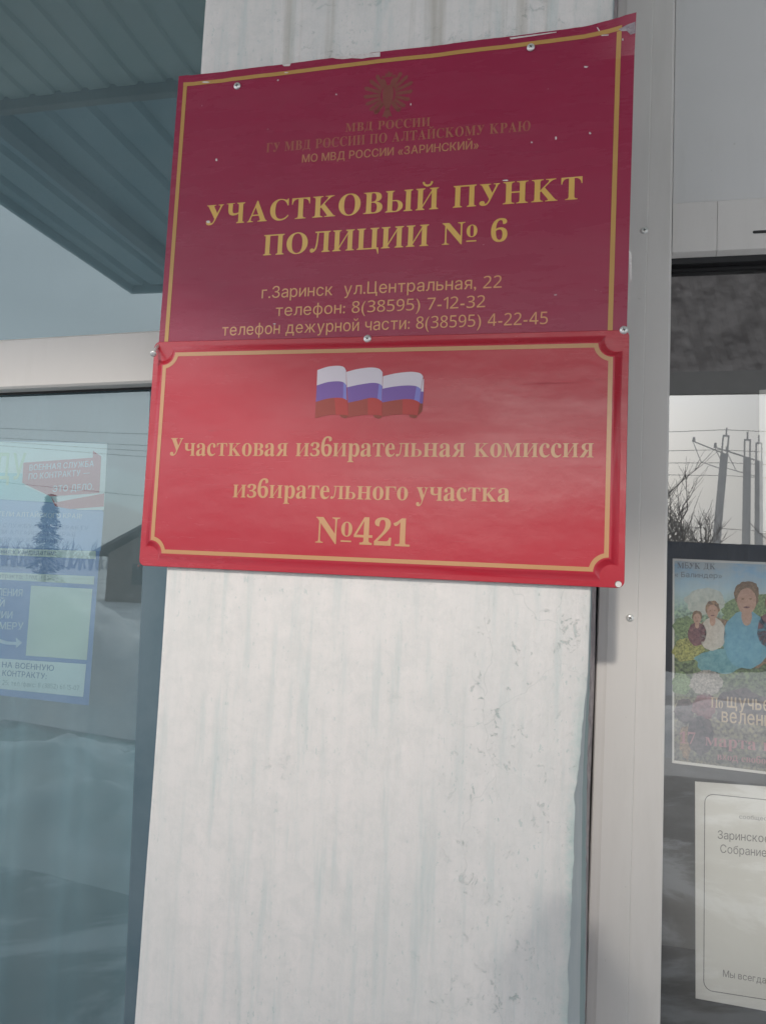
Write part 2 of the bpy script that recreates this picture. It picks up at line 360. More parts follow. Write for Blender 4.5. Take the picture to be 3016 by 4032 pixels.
def fill(cs):
    vs, es = [], []
    for c in cs:
        b = len(vs); vs += [Vector(p) for p in c]; es += [(b + i, b + (i + 1) % len(c)) for i in range(len(c))]
    v, _, f, _, _, _ = geometry.delaunay_2d_cdt(vs, es, [], 0, 1e-5)
    keep = []
    for t in f:
        x = sum(v[i].x for i in t) / 3; y = sum(v[i].y for i in t) / 3; wn = 0
        for c in cs:
            for i in range(len(c)):
                (x0, y0), (x1, y1) = c[i], c[(i + 1) % len(c)]
                if (y0 <= y) != (y1 <= y):
                    s = (x1 - x0) * (y - y0) - (x - x0) * (y1 - y0)
                    if y1 > y0 and s > 0: wn += 1
                    elif y1 <= y0 and s < 0: wn -= 1
        if wn: keep.append(tuple(t))
    return [(p.x, p.y) for p in v], keep
def glyph(ch, style):
    k = (ch, style)
    if k not in _gc:
        if ch == ' ': _gc[k] = ([], [], 0.30)
        else:
            cs = serif(ch) if style == 'serif' else sans(ch)
            if style == 'bold': cs = cs + tr(cs, 1, 1, .030, 0) + tr(cs, 1, 1, .015, .012)
            x0 = min(x for c in cs for x, y in c); x1 = max(x for c in cs for x, y in c)
            lb = 0.025 if style == 'serif' else 0.055
            cs = tr(cs, 1, 1, lb - x0, 0)
            v, f = fill(cs); _gc[k] = (v, f, x1 - x0 + 2 * lb)
    return _gc[k]
def text_mesh(bm, s, style, p0, p1, cap, track=0.0, up=None, mi=0, capunit=None):
    """write s from point p0 to point p1 (both on the baseline), capitals cap metres high"""
    x = 0; lay = []
    for ch in s:
        v, f, adv = glyph(ch, style); lay.append((x, v, f)); x += adv + track
    wid = x - track
    ax = (p1 - p0); sx = ax.length / wid; ax.normalize()
    up = up or Vector((0, 0, 1))
    sy = cap / (capunit or (0.676 if style == 'serif' else 0.728))
    for x0, v, f in lay:
        bv = [bm.verts.new(p0 + ax * ((x0 + a) * sx) + up * (b * sy)) for a, b in v]
        for t in f:
            fc = bm.faces.new([bv[i] for i in t]); fc.material_index = mi; fc.normal_update()
            if fc.normal.y > 0: fc.normal_flip()
def line(name, s, style, l, r, cappx, Y, m, parent, track=0.0, dy=0.0):
    bm = bmesh.new(); p0, p1 = at(l[0], l[1], Y), at(r[0], r[1], Y)
    cap = (at(l[0], l[1] - cappx, Y) - p0).length
    text_mesh(bm, s, style, p0, p1, cap, track)
    return obj(name, bm, m, parent)

# ---------------------------------------------------------------- ground and buildings round about
GZ = -1.5
def ground():
    bm = bmesh.new(); n = 60
    bmesh.ops.create_grid(bm, x_segments=2, y_segments=2, size=600)
    for v in bm.verts: v.co.z = GZ
    m = mat('trodden_snow', (0.72, 0.73, 0.75), 0.8, 0.3)
    a = noise_tex(m, coords(m), 0.35, 8, 0.65); b = noise_tex(m, coords(m), 3.5, 6, 0.7)
    L(m, mixc(m, ramp(m, b, [(0.45, BW(0)), (0.75, BW(0.5))]), ramp(m, a, [(0.35, (0.48, 0.47, 0.46)), (0.6, (0.76, 0.77, 0.79))]), (0.42, 0.41, 0.40)), P(m).inputs['Base Color'])
    bump(m, b, 0.5, 0.05)
    tag(obj('snowy_ground', bm, m), kind='structure')
    bm = bmesh.new()
    box(bm, -9, 9, -4.4, 1.2, GZ, GZ + 0.012)
    m = rough_paint('wet_concrete', (0.28, 0.28, 0.28), (0.40, 0.40, 0.40), 2.2, 0.3); n_ = noise_tex(m, coords(m), 0.9, 7, 0.7, 0.5); n2 = noise_tex(m, coords(m), 3.0, 5, 0.65)
    L(m, mixc(m, ramp(m, n_, [(0.50, BW(0)), (0.56, BW(1))]), ramp(m, n2, [(0.35, (0.24, 0.24, 0.24)), (0.65, (0.38, 0.38, 0.38))]), (0.66, 0.68, 0.71)), P(m).inputs['Base Color'])
    tag(obj('concrete_forecourt', bm, m), kind='structure')
ground()
M_snow = rough_paint('snow', (0.66, 0.69, 0.73), (0.82, 0.83, 0.85), 3.0, 0.5)
def snow_bank(x0, x1, yc, wid, hgt, seed, name='snow_bank'):
    bm = bmesh.new(); nx, ny = 130, 34; g = []
    for i in range(nx + 1):
        row = []
        for j in range(ny + 1):
            u, v = i / nx, j / ny * 2 - 1
            x = x0 + (x1 - x0) * u
            s = max(0.0, 1 - v * v) * min(1, u * 9, (1 - u) * 9) ** 0.5
            h = hgt * s * (0.75 + 0.5 * noise.noise((x * 0.7 + seed, v * 1.2, seed))) + (0.10 * noise.noise((x * 2.6, v * 4, seed)) + 0.05 * noise.noise((x * 7, v * 11, seed))) * s
            row.append(bm.verts.new((x, yc + v * wid / 2 + 0.25 * noise.noise((x * 0.6, seed, 0)), GZ - 0.02 + max(0, h))))
        g.append(row)
    for i in range(nx):
        for j in range(ny): bm.faces.new((g[i][j], g[i + 1][j], g[i + 1][j + 1], g[i][j + 1]))
    tag(obj(name, bm, M_snow, smooth=True), kind='structure')
snow_bank(-5.2, -0.6, -2.2, 1.5, 0.40, 1.3)
snow_bank(-7.5, -1.9, -5.2, 2.6, 1.15, 5.7)
snow_bank(0.9, 9.0, -6.0, 2.2, 0.40, 9.1)
snow_bank(-14, 12, -9.3, 1.6, 0.35, 3.1)

# ---------------------------------------------------------------- facade: pillar between two glazed openings
def interp(tab, y):
    for (y0, *a), (y1, *b) in zip(tab, tab[1:]):
        if y <= y1 or (y1, *b) == tuple(tab[-1]):
            t = (y - y0) / (y1 - y0); return [p + (q - p) * t for p, q in zip(a, b)]
#        y      arris  b1    b2    frame   (pixel columns of the photograph, measured)
EDGE = [(-2300, 2499, 2500, 2501, 2515), (0, 2412, 2415, 2417, 2430), (2330, 2324, 2326, 2329, 2345), (2650, 2313, 2317, 2322, 2340),
        (2900, 2292, 2300, 2314, 2330), (3120, 2268, 2292, 2309, 2321), (4032, 2233, 2281, 2302, 2303), (6900, 2160, 2215, 2237, 2238)]
pillar = thing('plaster_pillar', 'whitewashed plaster pillar with turquoise wear carrying the two red signs', 'pillar', (0, 0.1, GZ))
def build_pillar():
    rows = []
    y = -2300
    while y <= 6900:
        e, b1, b2, fr = interp(EDGE, y)
        j = 5.0 * noise.noise((y * 0.011, 3.3, 0)) + 3.2 * noise.noise((y * 0.045, 8.1, 0)) + 2.0 * noise.noise((y * 0.12, 1.1, 0))
        chip = max(0, 1 - abs(y - 3140) / 45) * 9 + max(0, 1 - abs(y - 3420) / 30) * 5 + max(0, 1 - abs(y - 3800) / 60) * 6
        if y < 2700: j *= 0.25; chip = 0
        e2 = e + j - chip
        j2 = 1.5 * noise.noise((y * 0.02, 5.5, 2)); j3 = 2.6 * noise.noise((y * 0.05, 7.5, 2)) + 1.5 * noise.noise((y * 0.16, 2.5, 2))
        b1 = max(b1 + j2, e2 + 1); b2 = max(b2 + j3, b1 + 1); f2 = max(fr + 1.0, b2 + 0.6)
        rows.append((at(e2, y, .014), at(b1, y, .080), at(b2, y, .140), at(f2, y, .203)))
        y += 23
    bm = bmesh.new(); nx = 10; prev = None
    for k, r in enumerate(rows):
        z = r[0].z
        xl = -.2668 + 0.0012 * noise.noise((z * 5, 0.3, 0)) - (0.0022 * max(0, min(1, (-.45 - z) * 4)))
        row = [bm.verts.new((-.262, .26, z)), bm.verts.new((xl + .0004, .021, z)), bm.verts.new((xl + 0.0026, .0148, z))]
        for i in range(nx + 1):
            u = i / nx; x = xl + .006 + (r[0].x - .002 - xl - .006) * u
            row.append(bm.verts.new((x, .014 + 0.0008 * noise.noise((x * 6, z * 4, 2)), z)))
        row.append(bm.verts.new((r[0].x, .0155, z)))
        if prev:
            for i in range(len(row) - 1): bm.faces.new((prev[i], row[i], row[i + 1], prev[i + 1]))
        prev = row
    obj('shaft', bm, M_plaster, pillar, smooth=True, recalc=True)
    for nm, a, b, m in (('plaster_reveal', 0, 1, M_reveal), ('undercoat_strip', 1, 2, M_reveal2), ('foam_seam', 2, 3, M_foam)):
        bm = bmesh.new(); prev = None
        for r in rows:
            p, q = r[a].copy(), r[b].copy()
            if a == 0: p += Vector((-.0006, .0018, 0))
            row = [bm.verts.new(p.lerp(q, t) + Vector((0.0012 * noise.noise((r[0].z * 30, t * 3, a)) * math.sin(t * math.pi), 0, 0))) for t in (0, .33, .66, 1)]
            if prev:
                for i in range(3): bm.faces.new((prev[i], row[i], row[i + 1], prev[i + 1]))
            prev = row
        obj(nm, bm, m, pillar, smooth=True)
build_pillar()

def lin(a, b, Y):
    p, q = at(a[0], a[1], Y), at(b[0], b[1], Y)
    return lambda z: p.x + (q.x - p.x) * (z - p.z) / (q.z - p.z)
def extr(name, prof, m, parent, z0, z1, nz=1, smooth=False):
    """prof: list of (x as a function of z, y); the profile runs upright from z0 to z1"""
    bm = bmesh.new(); prev = None
    for k in range(nz + 1):
        z = z0 + (z1 - z0) * k / nz
        row = [bm.verts.new((fx(z), y, z)) for fx, y in prof]
        if prev:
            for i in range(len(row) - 1): bm.faces.new((prev[i], prev[i + 1], row[i + 1], row[i]))
        prev = row
    return obj(name, bm, m, parent, smooth)
xL = lin((2430, 0), (2302, 4032), .2); xM = lin((2571, 0), (2468, 4032), .2); xR = lin((2659, 0), (2600, 4032), .2)
off = lambda f, d: (lambda z: f(z) + d)
WZ0, WZ1 = GZ + .02, 1.75
HDT, HDB, HDL = at(2653, 799, .202).z, at(2653, 996, .202).z, at(2653, 1017, .210).z
disp = thing('display_window', 'white framed glazed unit right of the pillar with posters behind its glass', 'window', (.9, .2, GZ))
extr('cover_profile', [(off(xL, 0), .26), (off(xL, 0), .2035), (off(xL, .0015), .201), (off(xL, .010), .1995), (off(xL, .0135), .1985), (off(xM, -.0012), .1985), (off(xM, -.0002), .1990), (off(xM, .0003), .1998), (off(xM, .0003), .203)], M_pvc, disp, WZ0, WZ1)
extr('frame_post', [(off(xM, .0004), .203), (off(xM, .0004), .2000), (off(xM, .0007), .1998), (off(xR, -.0035), .1998), (off(xR, -.0006), .2012), (off(xR, 0), .204), (off(xR, 0), .25)], M_pvc, disp, WZ0, WZ1)
bm = bmesh.new(); xr = xR(HDT)
box(bm, xr + .0008, 1.62, .2065, .24, HDT + .0006, WZ1, .0008)
obj('infill_panel', bm, M_pvc2, disp)
hdr = bmesh.new(); xh = xR(HDB) + .0005; xj = at(2822, 900, .202).x
prof = [(.2405, HDT), (.2035, HDT), (.202, HDT - .0012), (.202, HDB + .001), (.2032, HDB), (.210, HDL), (.2405, HDL)]
for xa, xb in ((xh, xj - .0003), (xj + .0003, 1.62)):
    a = [hdr.verts.new((xa, y, z)) for y, z in prof]; b = [hdr.verts.new((xb, y, z)) for y, z in prof]
    for i in range(len(prof) - 1): hdr.faces.new((a[i], b[i], b[i + 1], a[i + 1]))
    hdr.faces.new(a[::-1]); hdr.faces.new(b)
header = obj('header', hdr, M_pvc, disp, recalc=True)
bm = bmesh.new(); p = at(2962, 914, .2015); 
for k in range(4):
    x0 = p.x + k * .25; pts = []
    for i in range(9): a_ = math.pi / 2 + math.pi * i / 8; pts.append((x0 + .002 + .0021 * math.cos(a_), .2016, p.z + .0021 * math.sin(a_)))
    for i in range(9): a_ = -math.pi / 2 + math.pi * i / 8; pts.append((x0 + .026 + .0021 * math.cos(a_), .2016, p.z + .0021 * math.sin(a_)))
    flat(bm, pts)
obj('drain_slot', bm, M_recess, header)
bm = bmesh.new()
box(bm, xR(0) - .004, 1.62, .2105, .2335, HDL - .0085, HDL - .0002)
box(bm, xR(0) - .004, 1.62, .226, .2335, HDL - .0125, HDL - .0087)
extr_g = [(off(xR, .0002), .214), (off(xR, .0012), .2165), (off(xR, .0012), .2335)]
obj('gasket', bm, M_gasket, disp)
extr('side_gasket', extr_g, M_gasket, disp, WZ0 + .03, HDL - .0127)

def glass(name, mirror, tint, refl, d0, d1, haze):
    m = bpy.data.materials.new(name); m.use_nodes = True; t = m.node_tree
    t.nodes.remove(t.nodes['Principled BSDF'])
    g = N(m, 'ShaderNodeBsdfGlossy'); g.inputs['Roughness'].default_value = 0.008; g.inputs['Color'].default_value = (*refl, 1)
    tp = N(m, 'ShaderNodeBsdfTransparent'); tp.inputs['Color'].default_value = (*tint, 1)
    du = N(m, 'ShaderNodeBsdfDiffuse'); du.inputs['Color'].default_value = (*haze, 1)
    mx = N(m, 'ShaderNodeMixShader'); mx2 = N(m, 'ShaderNodeMixShader')
    # pale veil of haze mixed into the glass colour, in soft streaks
    d = ramp(m, noise_tex(m, coords(m, (5, 5, 1.2)), 1.6, 5, 0.6), [(0.35, BW(d0)), (0.75, BW(d1))])
    fr = N(m, 'ShaderNodeFresnel'); fr.inputs['IOR'].default_value = 1.5
    L(m, mathn(m, 'ADD', fr.outputs[0], mirror, True), mx.inputs[0])
    L(m, tp.outputs[0], mx.inputs[1]); L(m, g.outputs[0], mx.inputs[2])
    L(m, d, mx2.inputs[0]); L(m, mx.outputs[0], mx2.inputs[1]); L(m, du.outputs[0], mx2.inputs[2])
    L(m, mx2.outputs[0], t.nodes['Material Output'].inputs['Surface'])
    b = N(m, 'ShaderNodeBump'); b.inputs['Strength'].default_value = 0.05; b.inputs['Distance'].default_value = 0.004
    L(m, noise_tex(m, coords(m), 3.2, 1), b.inputs['Height']); L(m, b.outputs[0], g.inputs['Normal'])
    return m
M_glass_r = glass('plain_glass', 0.17, (0.97, 0.97, 0.96), (0.95, 0.96, 0.94), .03, .075, (.52, .52, .51))
M_glass_l = glass('blue_tinted_glass', 0.148, (0.60, 0.74, 0.80), (0.82, 0.95, 0.97), .12, .19, (.44, .57, .61))
def pane(name, pts, m, parent):
    bm = bmesh.new(); flat(bm, pts); return obj(name, bm, m, parent)
x0g = xR(-.5) - .01
pane('glass_pane', [(x0g, .2336, WZ0), (1.62, .2336, WZ0), (1.62, .2336, HDL - .002), (x0g, .2336, HDL - .002)], M_glass_r, disp)
bm = bmesh.new(); box(bm, xR(-1.4) + .001, 1.62, .2, .25, GZ + .013, WZ0 - .001, .002); obj('sill_rail', bm, M_pvc, disp)
bm = bmesh.new(); box(bm, 1.6205, 1.70, .2, .26, GZ + .013, WZ1, .002); obj('outer_post', bm, M_pvc, disp)

# left window: white transom, blue glass above and below, slate jamb
win = thing('transom_window', 'blue tinted window with white transom left of the pillar', 'window', (-1.1, .2, GZ))
tA, tB = at(0, 1337, .2), at(614, 1300, .2); bA, bB = at(0, 1532, .2), at(590, 1507, .2)
zt = lambda x: tA.z + (tB.z - tA.z) * (x - tA.x) / (tB.x - tA.x)
zb = lambda x: bA.z + (bB.z - bA.z) * (x - bA.x) / (bB.x - bA.x)
bm = bmesh.new(); xa, xb = -2.1, -.2
pr = lambda x: [(.25, zt(x)), (.203, zt(x)), (.2, zt(x) - .003), (.2, zb(x) + .004), (.204, zb(x) + .0005), (.228, zb(x)), (.25, zb(x))]
a = [bm.verts.new((xa, y, z)) for y, z in pr(xa)]; b = [bm.verts.new((xb, y, z)) for y, z in pr(xb)]
for i in range(6): bm.faces.new((a[i], b[i], b[i + 1], a[i + 1]))
obj('transom', bm, M_transom, win, recalc=True)
bm = bmesh.new()
for f, s, hh in ((zt, 1, .0016), (zb, -1, .0045)):
    flat(bm, [(xa, .2245, f(xa) + s * .0001), (xb, .2245, f(xb) + s * .0001), (xb, .2245, f(xb) + s * hh), (xa, .2245, f(xa) + s * hh)])
obj('gasket', bm, M_gasket, win)
pane('upper_pane', [(xa, .225, zt(xa)), (xb, .225, zt(xb)), (xb, .225, WZ1), (xa, .225, WZ1)], M_glass_l, win)
pane('lower_pane', [(xa, .230, WZ0), (xb, .230, WZ0), (xb, .230, zb(xb) - .0001), (xa, .230, zb(xa) - .0001)], M_glass_l, win)
xJ = lin((557, 2275), (497, 3700), .226)
extr('jamb', [(off(xJ, 0), .2295), (off(xJ, .004), .2262), (lambda z: -.2, .226)], M_jamb, win, WZ0, zb(xb) - .006)
bm = bmesh.new(); box(bm, xa, xb, .2, .25, GZ + .013, WZ0 - .001, .002); obj('sill_rail', bm, M_transom, win)
bm = bmesh.new(); box(bm, -2.18, xa - .001, .2, .26, GZ + .013, WZ1, .002); obj('outer_post', bm, M_transom, win)

# the rooms behind the glass
def interior():
    m = rough_paint('grey_interior_paint', (0.16, 0.16, 0.165), (0.22, 0.22, 0.22), 2, 0.1)
    bm = bmesh.new()
    for p in ([(.1, 2.2, GZ), (4.2, 2.2, GZ), (4.2, 2.2, 2.2), (.1, 2.2, 2.2)],): flat(bm, p)
    bm.faces.new([bm.verts.new(p) for p in ((.1, .27, GZ), (.1, 2.2, GZ), (.1, 2.2, 2.2), (.1, .27, 2.2))])
    bm.faces.new([bm.verts.new(p) for p in ((4.2, .27, GZ), (4.2, 2.2, GZ), (4.2, 2.2, 2.2), (4.2, .27, 2.2))])
    bm.faces.new([bm.verts.new(p) for p in ((.1, .27, 2.2), (4.2, .27, 2.2), (4.2, 2.2, 2.2), (.1, 2.2, 2.2))])
    tag(obj('interior_wall', bm, m), kind='structure')
    m = rough_paint('teal_interior_paint', (0.10, 0.19, 0.21), (0.14, 0.23, 0.25), 2, 0.1)
    bm = bmesh.new()
    flat(bm, [(-4.2, 1.5, GZ), (.09, 1.5, GZ), (.09, 1.5, 2.2), (-4.2, 1.5, 2.2)])
    for x in (-4.2, .09): bm.faces.new([bm.verts.new(p) for p in ((x, .27, GZ), (x, 1.5, GZ), (x, 1.5, 2.2), (x, .27, 2.2))])
    bm.faces.new([bm.verts.new(p) for p in ((-4.2, .27, 2.2), (.09, .27, 2.2), (.09, 1.5, 2.2), (-4.2, 1.5, 2.2))])
    tag(obj('interior_wall', bm, m), kind='structure')
    bm = bmesh.new(); box(bm, -4.3, 4.3, .27, 2.3, GZ - .2, GZ + .02)
    tag(obj('interior_floor', bm, rough_paint('floor_tiles', (0.10, 0.09, 0.085), (0.15, 0.14, 0.13), 3, 0.1)), kind='structure')
interior()
# net curtain inside the left window
def curtain():
    m = mat('teal_curtain', (0.23, 0.36, 0.38), 0.9, 0.2); bm = bmesh.new(); prev = None; n = 220
    x1 = at(150, 3300, .40).x
    for i in range(n + 1):
        x = -2.1 + (x1 + .22 + 2.1) * i / n
        y = .42 + .022 * math.sin(x * 46 + 1.5 * math.sin(x * 7)) + .01 * math.sin(x * 17)
        row = [bm.verts.new((x, y, GZ + .05)), bm.verts.new((x, y * .99, zt(x) - .02))]
        if prev: bm.faces.new((prev[0], row[0], row[1], prev[1]))
        prev = row
    tag(obj('curtain', bm, m, smooth=True), 'teal grey curtain hanging behind the lower left glass', 'curtain')
curtain()
bm = bmesh.new(); prev = None  # sheet added behind the upper pane to lift its dark reflections
for i in range(41):
    z = zt(-.3) - .03 + i * .035
    row = [bm.verts.new((-2.1, .285 + .003 * math.sin(i * 1.1), z)), bm.verts.new((-.18, .285 + .003 * math.sin(i * 1.1 + .5), z))]
    if prev: bm.faces.new((prev[0], row[0], row[1], prev[1]))
    prev = row
tag(obj('veil_backing', bm, mat('veil_cloth', (0.20, 0.25, 0.25), .9), smooth=True), 'added grey green blind lowered behind the upper left pane', 'backing')
def wall_rest():
    m = rough_paint('building_plaster', (0.60, 0.60, 0.58), (0.70, 0.69, 0.66), 3, 0.3)
    t = thing('building', 'pale plastered front wall framing the two glazed openings', 'building', (0, .3, GZ))
    bm = bmesh.new()
    box(bm, -9, -2.19, .12, .5, GZ, 4.2); box(bm, 1.71, 9, .12, .5, GZ, 4.2); box(bm, -2.19, 1.71, .12, .5, WZ1 + .01, 4.2)
    obj('wall', bm, m, t)
    bm = bmesh.new(); box(bm, -9.2, 9.2, -.2, 8, 4.21, 4.4); obj('roof', bm, mat('roof_sheet', (0.12, 0.10, 0.09), 0.6), t)
wall_rest()

# ---------------------------------------------------------------- screws
def screw(px, py, Y, r, parent, rot=0.4, name='screw', h=.0022):
    c = at(px, py, Y); bm = bmesh.new()
    lathe(bm, [(r, 0), (r * .98, h * .35), (r * .86, h * .7), (r * .55, h * .95), (r * .46, h)], c, 20)
    o = obj(name, bm, M_zinc, parent, smooth=True)
    bm = bmesh.new()
    for k in range(2):
        a = rot + k * math.pi / 2; d = Vector((math.cos(a), 0, math.sin(a))); e = Vector((-math.sin(a), 0, math.cos(a)))
        q = Vector((c.x, c.y - h - .00012 - k * .00004, c.z))
        flat(bm, [q + d * r * .45 + e * r * .10, q - d * r * .45 + e * r * .10, q - d * r * .45 - e * r * .10, q + d * r * .45 - e * r * .10])
    obj('recess', bm, M_recess, o)
    return o
screw(2535, 908, .1985, .0052, disp, .3); screw(2479, 2433, .1985, .0052, disp, 1.0)

# ---------------------------------------------------------------- upper sign: police post
pol = thing('police_sign', 'tall maroon sign with gold writing, upper of the two on the pillar', 'sign', (0, .01, .1))
PY = .0085
def police():
    xl, xr_ = at(705, 300, PY).x, at(2500, 78, PY).x
    zl, zr = at(705, 300, PY).z, at(2500, 78, PY).z
    xlb = at(628, 1330, PY).x; zb_ = at(628, 1330, PY).z
    def P_(u, v):                      # u 0..1 left to right, v 0..1 up
        top = zl + (zr - zl) * u
        if 0.03 < u < .97: top += .0012 * noise.noise((u * 9, 1.7, 0)) + .0006 * noise.noise((u * 40, 4, 0)) - .0012
        z0 = .06; z = z0 + (top - z0) * v
        x = (xl + (xlb - xl) * (zl - z) / (zl - zb_)) * (1 - u) + xr_ * u - (.0035 * (1 - v) * u)
        y = PY - .0012 * math.sin(u * math.pi) * (.5 + .5 * noise.noise((u * 2, v * 2, 5)))
        y -= .010 * max(0, u - .90) / .1 * max(0, v - .90) / .1      # lifted corner
        y -= .0022 * max(0, u - .88) / .12
        return Vector((x, y, z))
    bm = bmesh.new(); n, mm = 96, 72
    g = [[bm.verts.new(P_(i / n, j / mm)) for j in range(mm + 1)] for i in range(n + 1)]
    for i in range(n):
        for j in range(mm): bm.faces.new((g[i][j], g[i + 1][j], g[i + 1][j + 1], g[i][j + 1]))
    back = []
    loop = [g[i][0] for i in range(n + 1)] + [g[n][j] for j in range(1, mm + 1)] + [g[i][mm] for i in range(n - 1, -1, -1)] + [g[0][j] for j in range(mm - 1, 0, -1)]
    bl = [bm.verts.new(v.co + Vector((0, .0022, 0))) for v in loop]
    for i in range(len(loop)):
        f = bm.faces.new((loop[i], bl[i], bl[(i + 1) % len(bl)], loop[(i + 1) % len(loop)])); f.material_index = 1
    obj('panel', bm, [M_maroon, M_edge], pol, smooth=False)
    # gold frame line, following the sheet
    bm = bmesh.new()
    def strip(pa, pb, wd, k=40, nrm=None):
        prev = None
        for i in range(k + 1):
            p = [pa[q] + (pb[q] - pa[q]) * i / k for q in range(2)]
            a = P_(p[0] - wd[0], p[1] - wd[1]); b = P_(p[0] + wd[0], p[1] + wd[1])
            row = [bm.verts.new(a + Vector((0, -.00035, 0))), bm.verts.new(b + Vector((0, -.00035, 0)))]
            if prev:
                f = bm.faces.new((prev[0], row[0], row[1], prev[1])); f.normal_update()
                if f.normal.y > 0: f.normal_flip()
            prev = row
    wu, wv = .0046, .0058
    strip((.0135, .972), (.974, .972), (0, wv)); strip((.0185, 0.05), (.0185, .9654), (wu, 0)); strip((.969, 0.05), (.969, .9654), (wu, 0))
    obj('border', bm, mat('dull_gold_line', (0.50, 0.28, 0.075), 0.42, 0.5, 0, 0.4, 0.2), pol)
    def y_of(x, z):
        u = min(1, max(0, (x - xl) / (xr_ - xl))); top = zl + (zr - zl) * u
        return P_(u, min(1, max(0, (z - .06) / (top - .06)))).y
    return y_of
PS = police()
def conform(o, lift=.00025):
    for v in o.data.vertices: v.co.y = PS(v.co.x, v.co.z) - lift
    return o
TY = PY - .0017
conform(line('lettering', 'МВД РОССИИ', 'serif', (1358, 518), (1693, 494), 33, TY, M_faded, pol, .05))
conform(line('lettering', 'ГУ МВД РОССИИ ПО АЛТАЙСКОМУ КРАЮ', 'serif', (1047, 599), (2088, 512), 36, TY, M_faded, pol, .05))
conform(line('lettering', 'МО МВД РОССИИ «ЗАРИНСКИЙ»', 'bold', (1186, 639), (1886, 583), 31, TY, M_faded2, pol))
conform(line('lettering', 'УЧАСТКОВЫЙ ПУНКТ', 'serif', (807, 886), (2294, 781), 79, TY, M_gold, pol, .045))
conform(line('lettering', 'ПОЛИЦИИ № 6', 'serif', (1032, 1005), (1999, 948), 80, TY, M_gold, pol, .03))
conform(line('lettering', 'г.Заринск  ул.Центральная, 22', 'sans', (1026, 1174), (1978, 1131), 46, TY, M_gold3, pol))
conform(line('lettering', 'телефон: 8(38595) 7-12-32', 'sans', (1081, 1244), (1913, 1208), 45, TY, M_gold3, pol))
conform(line('lettering', 'телефон дежурной части: 8(38595) 4-22-45', 'sans', (870, 1321), (2159, 1274), 45, TY, M_gold3, pol))
def emblem():
    """spread two-headed eagle under a crown, all but faded into the film"""
    bm = bmesh.new(); c = at(1527, 372, TY); ex = (at(1620, 361, TY) - c) / 1.0; ez = Vector((0, 0, ex.length * 1.02))
    def poly(pts, both=True):
        for s in ((1, -1) if both else (1,)):
            flat(bm, [c + ex * (x * s) + ez * y for x, y in pts])
    poly([(-.17, .42), (.17, .42), (.24, .1), (.20, -.3), (.07, -.62), (-.07, -.62), (-.20, -.3), (-.24, .1)], False)      # body
    for k in range(7):                                                                                                 # wing feathers
        a = math.radians(62 - k * 20); r0, r1 = .2, 1.0 - .06 * abs(k - 2)
        d = Vector((math.cos(a), math.sin(a))); e = Vector((-d.y, d.x)); o = Vector((.12, .16 - .05 * k))
        pts = [o + d * r0 + e * .06, o + d * r0 - e * .06, o + d * r1 * .9 - e * .085, o + d * r1, o + d * r1 * .93 + e * .075]
        poly([tuple(p) for p in pts])
    poly([(.05, .36), (.12, .62), (.20, .72), (.32, .70), (.42, .60), (.30, .60), (.26, .52), (.22, .36)])               # heads, beaks outward
    poly([(-.12, .78), (.12, .78), (.16, .98), (.07, .90), (0, 1.04), (-.07, .90), (-.16, .98)], False)                 # crown
    poly([(.16, .75), (.28, .75), (.30, .86), (.22, .82), (.15, .86)])
    poly([(.06, -.55), (.22, -.95), (.10, -.90), (.0, -1.02), (.0, -.6)])                                               # tail
    poly([(.14, -.30), (.46, -.62), (.56, -.56), (.60, -.66), (.50, -.72), (.40, -.74), (.20, -.48)])                  # legs
    conform(obj('emblem', bm, M_emblem, pol), .0002)
emblem()
screw(935, 339, PY - .0008, .0049, pol, .2); screw(2089, 187, PY - .0014, .0049, pol, .7)
def chip(pts, Y):
    bm = bmesh.new(); quadpx(bm, pts, Y); conform(obj('film_chip', bm, M_bare, pol), .0004)
chip([(1305, 225), (1360, 218), (1420, 211), (1496, 203), (1496, 221), (1452, 224), (1425, 229), (1385, 227), (1350, 231), (1322, 229)], PY - .0019)
chip([(2475, 986), (2486, 990), (2486, 1108), (2482, 1110)], PY - .0040)
chip([(2472, 1175), (2478, 1168), (2480, 1190)], PY - .0040)
chip([(1110, 252), (1145, 248), (1140, 258), (1118, 259)], PY - .0019)
chip([(2005, 145), (2120, 130), (2190, 121), (2190, 124), (2120, 135), (2010, 151)], PY - .0022)
for (x, y, a, b) in ((852, 628, 4, 6), (1094, 314, 4, 3), (1617, 409, 3, 4), (2306, 258, 9, 4), (2188, 541, 3, 8), (2092, 558, 4, 4), (2323, 520, 4, 5), (1990, 708, 14, 3), (1324, 370, 3, 4), (818, 871, 8, 6), (812, 321, 16, 3), (1128, 284, 9, 2), (2186, 1160, 7, 3), (1080, 1274, 6, 2), (2450, 160, 3, 4)):
    pts = [(x + a * (math.cos(t) + .3 * rnd.uniform(-1, 1)), y + b * (math.sin(t) + .3 * rnd.uniform(-1, 1))) for t in [k * math.pi / 3 for k in range(6)]]
    chip(pts, PY - (.0034 if x > 2200 else .0019))
bm = bmesh.new()
quadpx(bm, [(2436, 96), (2470, 82), (2502, 74), (2503, 113), (2484, 118), (2470, 104), (2448, 103)], PY - .0150)
conform(obj('torn_corner', bm, M_torn, pol), .0005)
bm = bmesh.new()
quadpx(bm, [(2348, 104), (2352, 103), (2372, 134), (2395, 135), (2395, 138), (2368, 138)], PY - .0052)
conform(obj('crease', bm, M_bare, pol), .0004)

